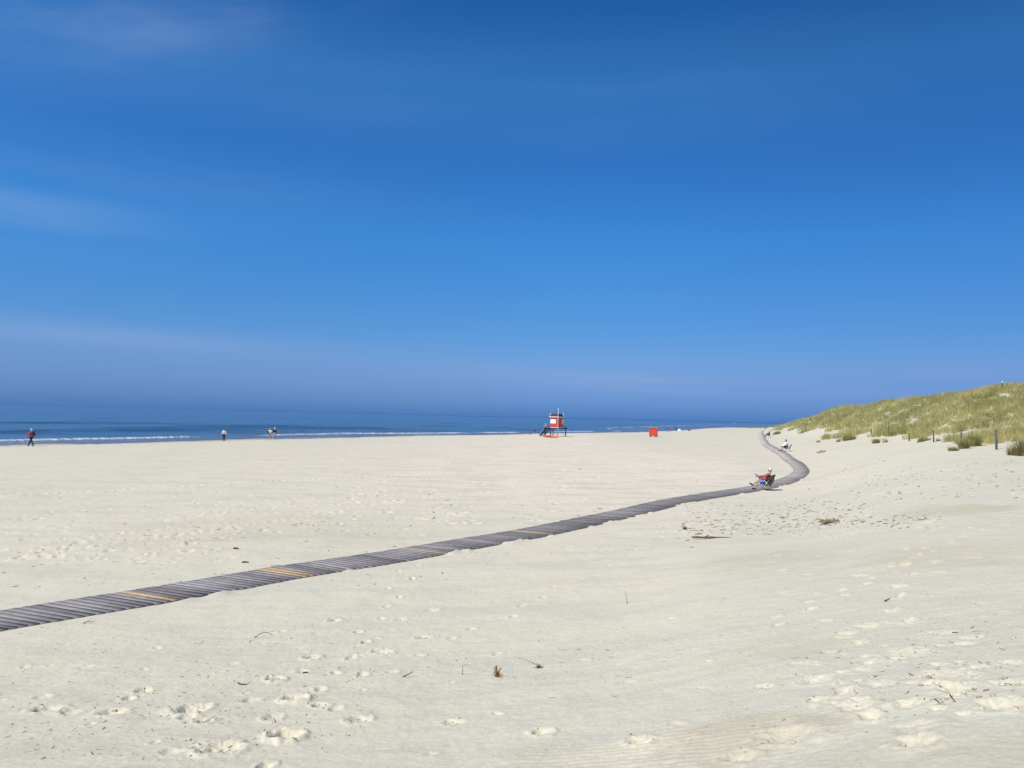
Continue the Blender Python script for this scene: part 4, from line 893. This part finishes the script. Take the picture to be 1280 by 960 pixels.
# crumbled lumps of sand thrown up by feet
ico = bmesh.new(); bmesh.ops.create_icosphere(ico, subdivisions=1, radius=1); ic_v = np.array([v.co[:] for v in ico.verts]); ico.verts.index_update(); ic_f = np.array([[v.index for v in f.verts] for f in ico.faces]); ico.free()
def clods(n, reg, smin, smax):
    out = []
    for _ in range(n):
        x0, x1, y0, y1 = random.choice(reg); p_ = hit(random.uniform(x0, x1), random.uniform(y0, y1)); out.append((p_.x, p_.y, random.uniform(smin, smax) * random.uniform(.5, 1)))
    return out
cl = clods(170, [(850, 1075, 624, 668), (870, 1020, 630, 660), (930, 1180, 630, 658)], .025, .07) + clods(110, [(1000, 1285, 775, 900)], .008, .03) + clods(90, [(330, 470, 805, 925), (220, 300, 875, 945)], .006, .022) + clods(200, [(1010, 1290, 575, 625)], .03, .09)
for (mx, my, a_, b_, dp, an_, lo_) in MARKS[:41]:
    for _ in range(5): cl.append((mx + random.gauss(0, a_ * .8), my + random.gauss(0, b_ * .8), random.uniform(.006, .02)))
cl = np.array(cl); cz = ground_full(cl[:, 0], cl[:, 1])[0]; keep = path_dist(cl[:, 0], cl[:, 1]) > 1.0; cl = cl[keep]; cz = cz[keep]
sq = rng.uniform(.6, 1.3, (len(cl), 1, 3)) * np.array((1, 1, .62)); VV = ic_v[None] * sq * (1 + .28 * rng.normal(0, 1, (len(cl), len(ic_v), 1))) * cl[:, 2][:, None, None] + np.stack([cl[:, 0], cl[:, 1], cz + cl[:, 2] * .2], 1)[:, None]
FF = ic_f[None] + (np.arange(len(cl)) * len(ic_v))[:, None, None]
nv_ = len(cl) * len(ic_v); o = link('sand_lumps', np_mesh('sand_lumps', VV.reshape(-1, 3), FF.reshape(-1, 3), {'loose': np.full(nv_, .15), 'wet': np.repeat(rng.choice([0, .4, .9], len(cl)), len(ic_v)), 'sod': np.zeros(nv_)}), M_SAND, smooth=True); tag(o, 'crumbled lumps of trodden sand', 'sand lumps', kind='stuff')  # wet mask only tints some lumps a darker brown, at random
# countless flecks
V, Q, T = [], [], []
def fleck(x_, y_, z_, ln_, wd, ang, up_, c):
    b_ = len(V); ca, sa = math.cos(ang), math.sin(ang); hz = wd * .7
    for a, s_, h in ((-.5, -.5, 0), (.5, -.5, 0), (.5, .5, 0), (-.5, .5, 0), (-.45, 0, 1), (.45, 0, 1)):
        V.append((x_ + ca * a * ln_ - sa * s_ * wd, y_ + sa * a * ln_ + ca * s_ * wd, z_ - .002 + h * hz + (a + .5) * up_)); T.append(c)
    for f in ((0,1,5,4),(2,3,4,5)): Q.append([b_ + k for k in f])
    Q.append([b_ + 1, b_ + 2, b_ + 5, b_ + 5]); Q.append([b_ + 3, b_, b_ + 4, b_ + 4])
pts = []
def spray(n, x0, x1, y0, y1, lmin, lmax, slope=0, tight=None):
    k = 0
    while k < n:
        if tight: t = random.uniform(0, 1); px = x0 + (x1 - x0) * t; py = y0 + (y1 - y0) * t + random.gauss(0, tight)
        else: px = random.uniform(x0, x1); py = random.uniform(y0, y1)
        pts.append((px, py, random.uniform(lmin, lmax))); k += 1
spray(520, 0, 460, 770, 955, .014, .055); spray(230, 0, 300, 840, 950, .014, .05); spray(90, 420, 800, 780, 940, .008, .035); spray(160, 860, 1285, 700, 920, .01, .05)
spray(110, 100, 440, 812, 790, .01, .06, 0, 5); spray(120, 430, 800, 838, 805, .01, .06, 0, 8); spray(60, 130, 400, 870, 838, .01, .05, 0, 6); spray(50, 760, 620, 852, 842, .01, .05, 0, 6)
spray(70, 1090, 1250, 770, 880, .02, .06); spray(170, 850, 1080, 622, 668, .03, .14); spray(60, 1000, 1180, 640, 664, .03, .12); spray(60, 700, 790, 676, 684, .02, .07, 0, 3)
spray(260, 0, 560, 600, 735, .03, .13); spray(120, 500, 900, 570, 650, .05, .18); spray(90, 0, 480, 690, 650, .04, .14, 0, 5); spray(60, 480, 760, 702, 690, .02, .08, 0, 5)
lines_ = []
for _ in range(150):
    t_ = random.uniform(0, 1); px = 850 + 230 * t_ + random.gauss(0, 8); py = 660 - 26 * t_ + random.gauss(0, 8); lines_.append((px, py, random.uniform(.05, .26)))  # thin brown dashes strewn over the churned patch
for _ in range(60): lines_.append((random.uniform(940, 1150), 652 + random.gauss(0, 3.5), random.uniform(.05, .22)))
for a_, b_, n_ in (((820, 660), (940, 668), 14), ((1000, 600), (1160, 596), 24), ((1090, 655), (1160, 649), 14)):
    for _ in range(n_):
        t_ = random.random(); lines_.append((a_[0] + (b_[0] - a_[0]) * t_, a_[1] + (b_[1] - a_[1]) * t_ + random.gauss(0, 2), random.uniform(.04, .16)))
for _ in range(70):                                   # wrack left along the water's edge
    px = random.uniform(0, 640); lines_.append((px, 558 - px * .0235 + random.gauss(.3, .5), random.uniform(.15, .7)))
for px, py, l_ in lines_:
    d_ = hit(px, py); z_ = gz_many([[d_.x, d_.y]])[0]
    if path_dist([d_.x], [d_.y])[0] < 1: continue
    fleck(d_.x, d_.y, z_, l_, random.uniform(.012, .035), random.gauss(.15, .45), random.uniform(0, .12) * l_, random.choice(((.22, .165, .10), (.28, .21, .13), (.15, .115, .07), (.34, .27, .17))))
for (mx, my, a_, b_, dp, an_, lo_) in MARKS[:12]:            # straws laid bare in the deep prints
    for _ in range(7):
        x_ = mx + random.gauss(-.02, a_ * .4); y_ = my + random.gauss(0, b_ * .4); fleck(x_, y_, gz(x_, y_) + .004, random.uniform(.03, .09), .005, random.gauss(.9, .4), random.uniform(0, .02), (.16, .13, .08))
dirs = [hit(a, b_) for a, b_, _ in pts]; zz = ground_full(np.array([d_.x for d_ in dirs]), np.array([d_.y for d_ in dirs]))[0]; pdd = path_dist(np.array([d_.x for d_ in dirs]), np.array([d_.y for d_ in dirs]))
for (a, b_, l_), d_, z_, pq in zip(pts, dirs, zz, pdd):
    if pq < .9: continue
    c = random.choice(((.08, .065, .045), (.16, .115, .07), (.26, .19, .11), (.13, .11, .085), (.20, .15, .10), (.34, .26, .16)))
    fleck(d_.x, d_.y, z_, l_ * random.uniform(.6, 1.5), l_ * random.uniform(.07, .2), random.uniform(0, 6.28), random.choice((0, 0, 0, .3)) * l_, c)
me = bpy.data.meshes.new('beach_litter'); me.from_pydata(V, [], [f if f[2] != f[3] else f[:3] for f in Q]); at = me.attributes.new('tint', 'FLOAT_COLOR', 'POINT'); at.data.foreach_set('color', np.c_[np.array(T), np.ones(len(T))].astype(np.float32).ravel())
o = link('beach_litter', me, M_BITS); tag(o, 'scattered straw, wrack, plant bits and brown dashes on the sand', 'beach litter', kind='stuff')

# ------------------------------------------------------------------ light and sky
SUN_EL = R(52); to_sun = Vector((-.80, -.60, 0)).normalized() * math.cos(SUN_EL) + Vector((0, 0, math.sin(SUN_EL)))
ld = bpy.data.lights.new('sun', 'SUN'); ld.energy = 3.9; ld.angle = R(.55); ld.color = (1, .955, .88)
lo = bpy.data.objects.new('sun', ld); COL.objects.link(lo); lo.rotation_euler = to_sun.to_track_quat('Z', 'Y').to_euler(); lo.location = (0, 0, 50)
wd = bpy.data.worlds.new('World'); sc.world = wd; wd.use_nodes = True; nt = wd.node_tree; bg = nt.nodes['Background']
sky = N(nt, 'ShaderNodeTexSky'); sky.sky_type = 'NISHITA'; sky.sun_disc = False; sky.sun_elevation = SUN_EL; sky.sun_rotation = math.atan2(to_sun.x, to_sun.y); sky.altitude = 0; sky.air_density = 1.0; sky.dust_density = .4; sky.ozone_density = 2.0
SKYC = sky.outputs[0]
gen = N(nt, 'ShaderNodeTexCoord').outputs['Generated']; sp = N(nt, 'ShaderNodeSeparateXYZ'); L(nt, gen, sp.inputs[0])
el = math_(nt, 'MULTIPLY', math_(nt, 'ARCSINE', sp.outputs[2]), 180 / math.pi); az = math_(nt, 'MULTIPLY', math_(nt, 'ARCTAN2', sp.outputs[0], sp.outputs[1]), 180 / math.pi)
RAMP = None
# colour of clear maritime air by height above the horizon (filters the physical sky)
rp = N(nt, 'ShaderNodeValToRGB'); ce = rp.color_ramp
ST = [(0.38712775415095135, (0.13443581693893433, 0.34246643385517245, 1.0236881760900018)), (1.87543912149259, (0.21111956737067217, 0.39292658933431895, 0.9576819559810794)), (4.250654574651199, (0.2713142840429955, 0.47507578988236576, 0.9036888547140332)), (7.198308000020431, (0.23134284962882726, 0.5189598649765031, 0.9263664277066382)), (12.966339768523454, (0.18671044921179555, 0.6149367837928778, 1.0499033782965335)), (18.479606475229634, (0.1589738823550862, 0.558145045696958, 1.024293487963744)), (23.660614352620307, (0.17521651546121356, 0.6497376893015763, 1.076637235040831)), (28.462111943145352, (0.1203920782504231, 0.5098818636451883, 0.9611114911708205))]
e01 = math_(nt, 'DIVIDE', math_(nt, 'MAXIMUM', el, 0.0), 40.0)
L(nt, e01, rp.inputs[0])
while len(ce.elements) < len(ST): ce.elements.new(.5)
for e_, (a_, c_) in zip(ce.elements, ST): e_.position = min(1, max(0, a_ / 40)); e_.color = (*[v * .5 for v in c_], 1)
fil = N(nt, 'ShaderNodeVectorMath'); fil.operation = 'SCALE'; L(nt, rp.outputs[0], fil.inputs[0]); fil.inputs['Scale'].default_value = 2.0
mul = mixc(nt, 1.0, SKYC, fil.outputs[0], 'MULTIPLY')
def wisp(azc, azw, elc, elw, slope, amount, colr, sx, sy, seed):
    """a streak of thin cirrus round one direction of the sky"""
    global mul
    da = math_(nt, 'SUBTRACT', az, azc); de = math_(nt, 'SUBTRACT', math_(nt, 'SUBTRACT', el, elc), math_(nt, 'MULTIPLY', da, slope))
    ga = math_(nt, 'DIVIDE', da, azw); ge = math_(nt, 'DIVIDE', de, elw)
    g_ = math_(nt, 'EXPONENT', math_(nt, 'MULTIPLY', math_(nt, 'ADD', math_(nt, 'MULTIPLY', ga, ga), math_(nt, 'MULTIPLY', ge, ge)), -1.0))
    cb = N(nt, 'ShaderNodeCombineXYZ'); L(nt, math_(nt, 'MULTIPLY', da, sx), cb.inputs[0]); L(nt, math_(nt, 'MULTIPLY', de, sy), cb.inputs[1]); cb.inputs[2].default_value = seed
    f_ = sm(nt, noise(nt, cb.outputs[0], 1, 3, .5), .22, .80)
    mul = mixc(nt, math_(nt, 'MULTIPLY', math_(nt, 'MULTIPLY', g_, f_), amount, clamp=True), mul, colr)
WH = (2.6, 3.6, 5.9)
wisp(-33, 12, 23.2, 2.4, .13, .50, (2.2, 3.1, 5.6), .08, .30, 1.5)
wisp(-22, 9, 25.6, 1.5, .25, .20, WH, .10, .5, 4.5)
wisp(-35, 9, 12.2, 2.0, .0, .26, WH, .07, .5, 8.5)
wisp(-30, 18, 15.5, 2.2, -.02, .10, WH, .05, .4, 2.5)
wisp(-28, 15, 4.7, .8, -.015, .36, WH, .05, 1.0, 3.5)
wisp(12, 15, 2.75, .6, -.045, .60, WH, .05, 1.0, 6.5)
wisp(28, 7, 3.3, .5, .02, .36, WH, .08, 1.2, 9.5)
wisp(0, 45, 22.5, 3.2, .02, .10, WH, .03, .18, 11.5)
wisp(0, 60, 2.6, 1.9, .0, .22, (2.3, 2.9, 4.6), .03, .5, 13.5)
mul = mixc(nt, sm(nt, az, 0, 36, 0, 1), mul, mixc(nt, 1.0, mul, (.86, .83, .86), 'MULTIPLY'))
SKYC = mul
cur = SKYC
bg.inputs['Strength'].default_value = .10
L(nt, cur, bg.inputs['Color'])

# ------------------------------------------------------------------ sea haze
if HAZE:
    b = B(); b.box((0, 2000, 0), (44000, 44000, 24)); hz = b.build('haze', None); tag(hz, kind='stuff')
    hm_, nt, bs = new_mat('haze_air'); nt.nodes.remove(bs); pv = N(nt, 'ShaderNodeVolumePrincipled'); pv.inputs['Color'].default_value = (.20, .46, .90, 1); pv.inputs['Density'].default_value = HAZE; pv.inputs['Anisotropy'].default_value = .2
    L(nt, pv.outputs[0], nt.nodes['Material Output'].inputs['Volume']); hz.data.materials.append(hm_)
vs_ = sc.view_settings; vs_.view_transform = 'Standard'; vs_.look = 'None'; vs_.exposure = .30; vs_.gamma = 1; vs_.use_curve_mapping = False
sc.render.engine = 'CYCLES'; sc.cycles.max_bounces = 6; sc.cycles.use_denoising = True
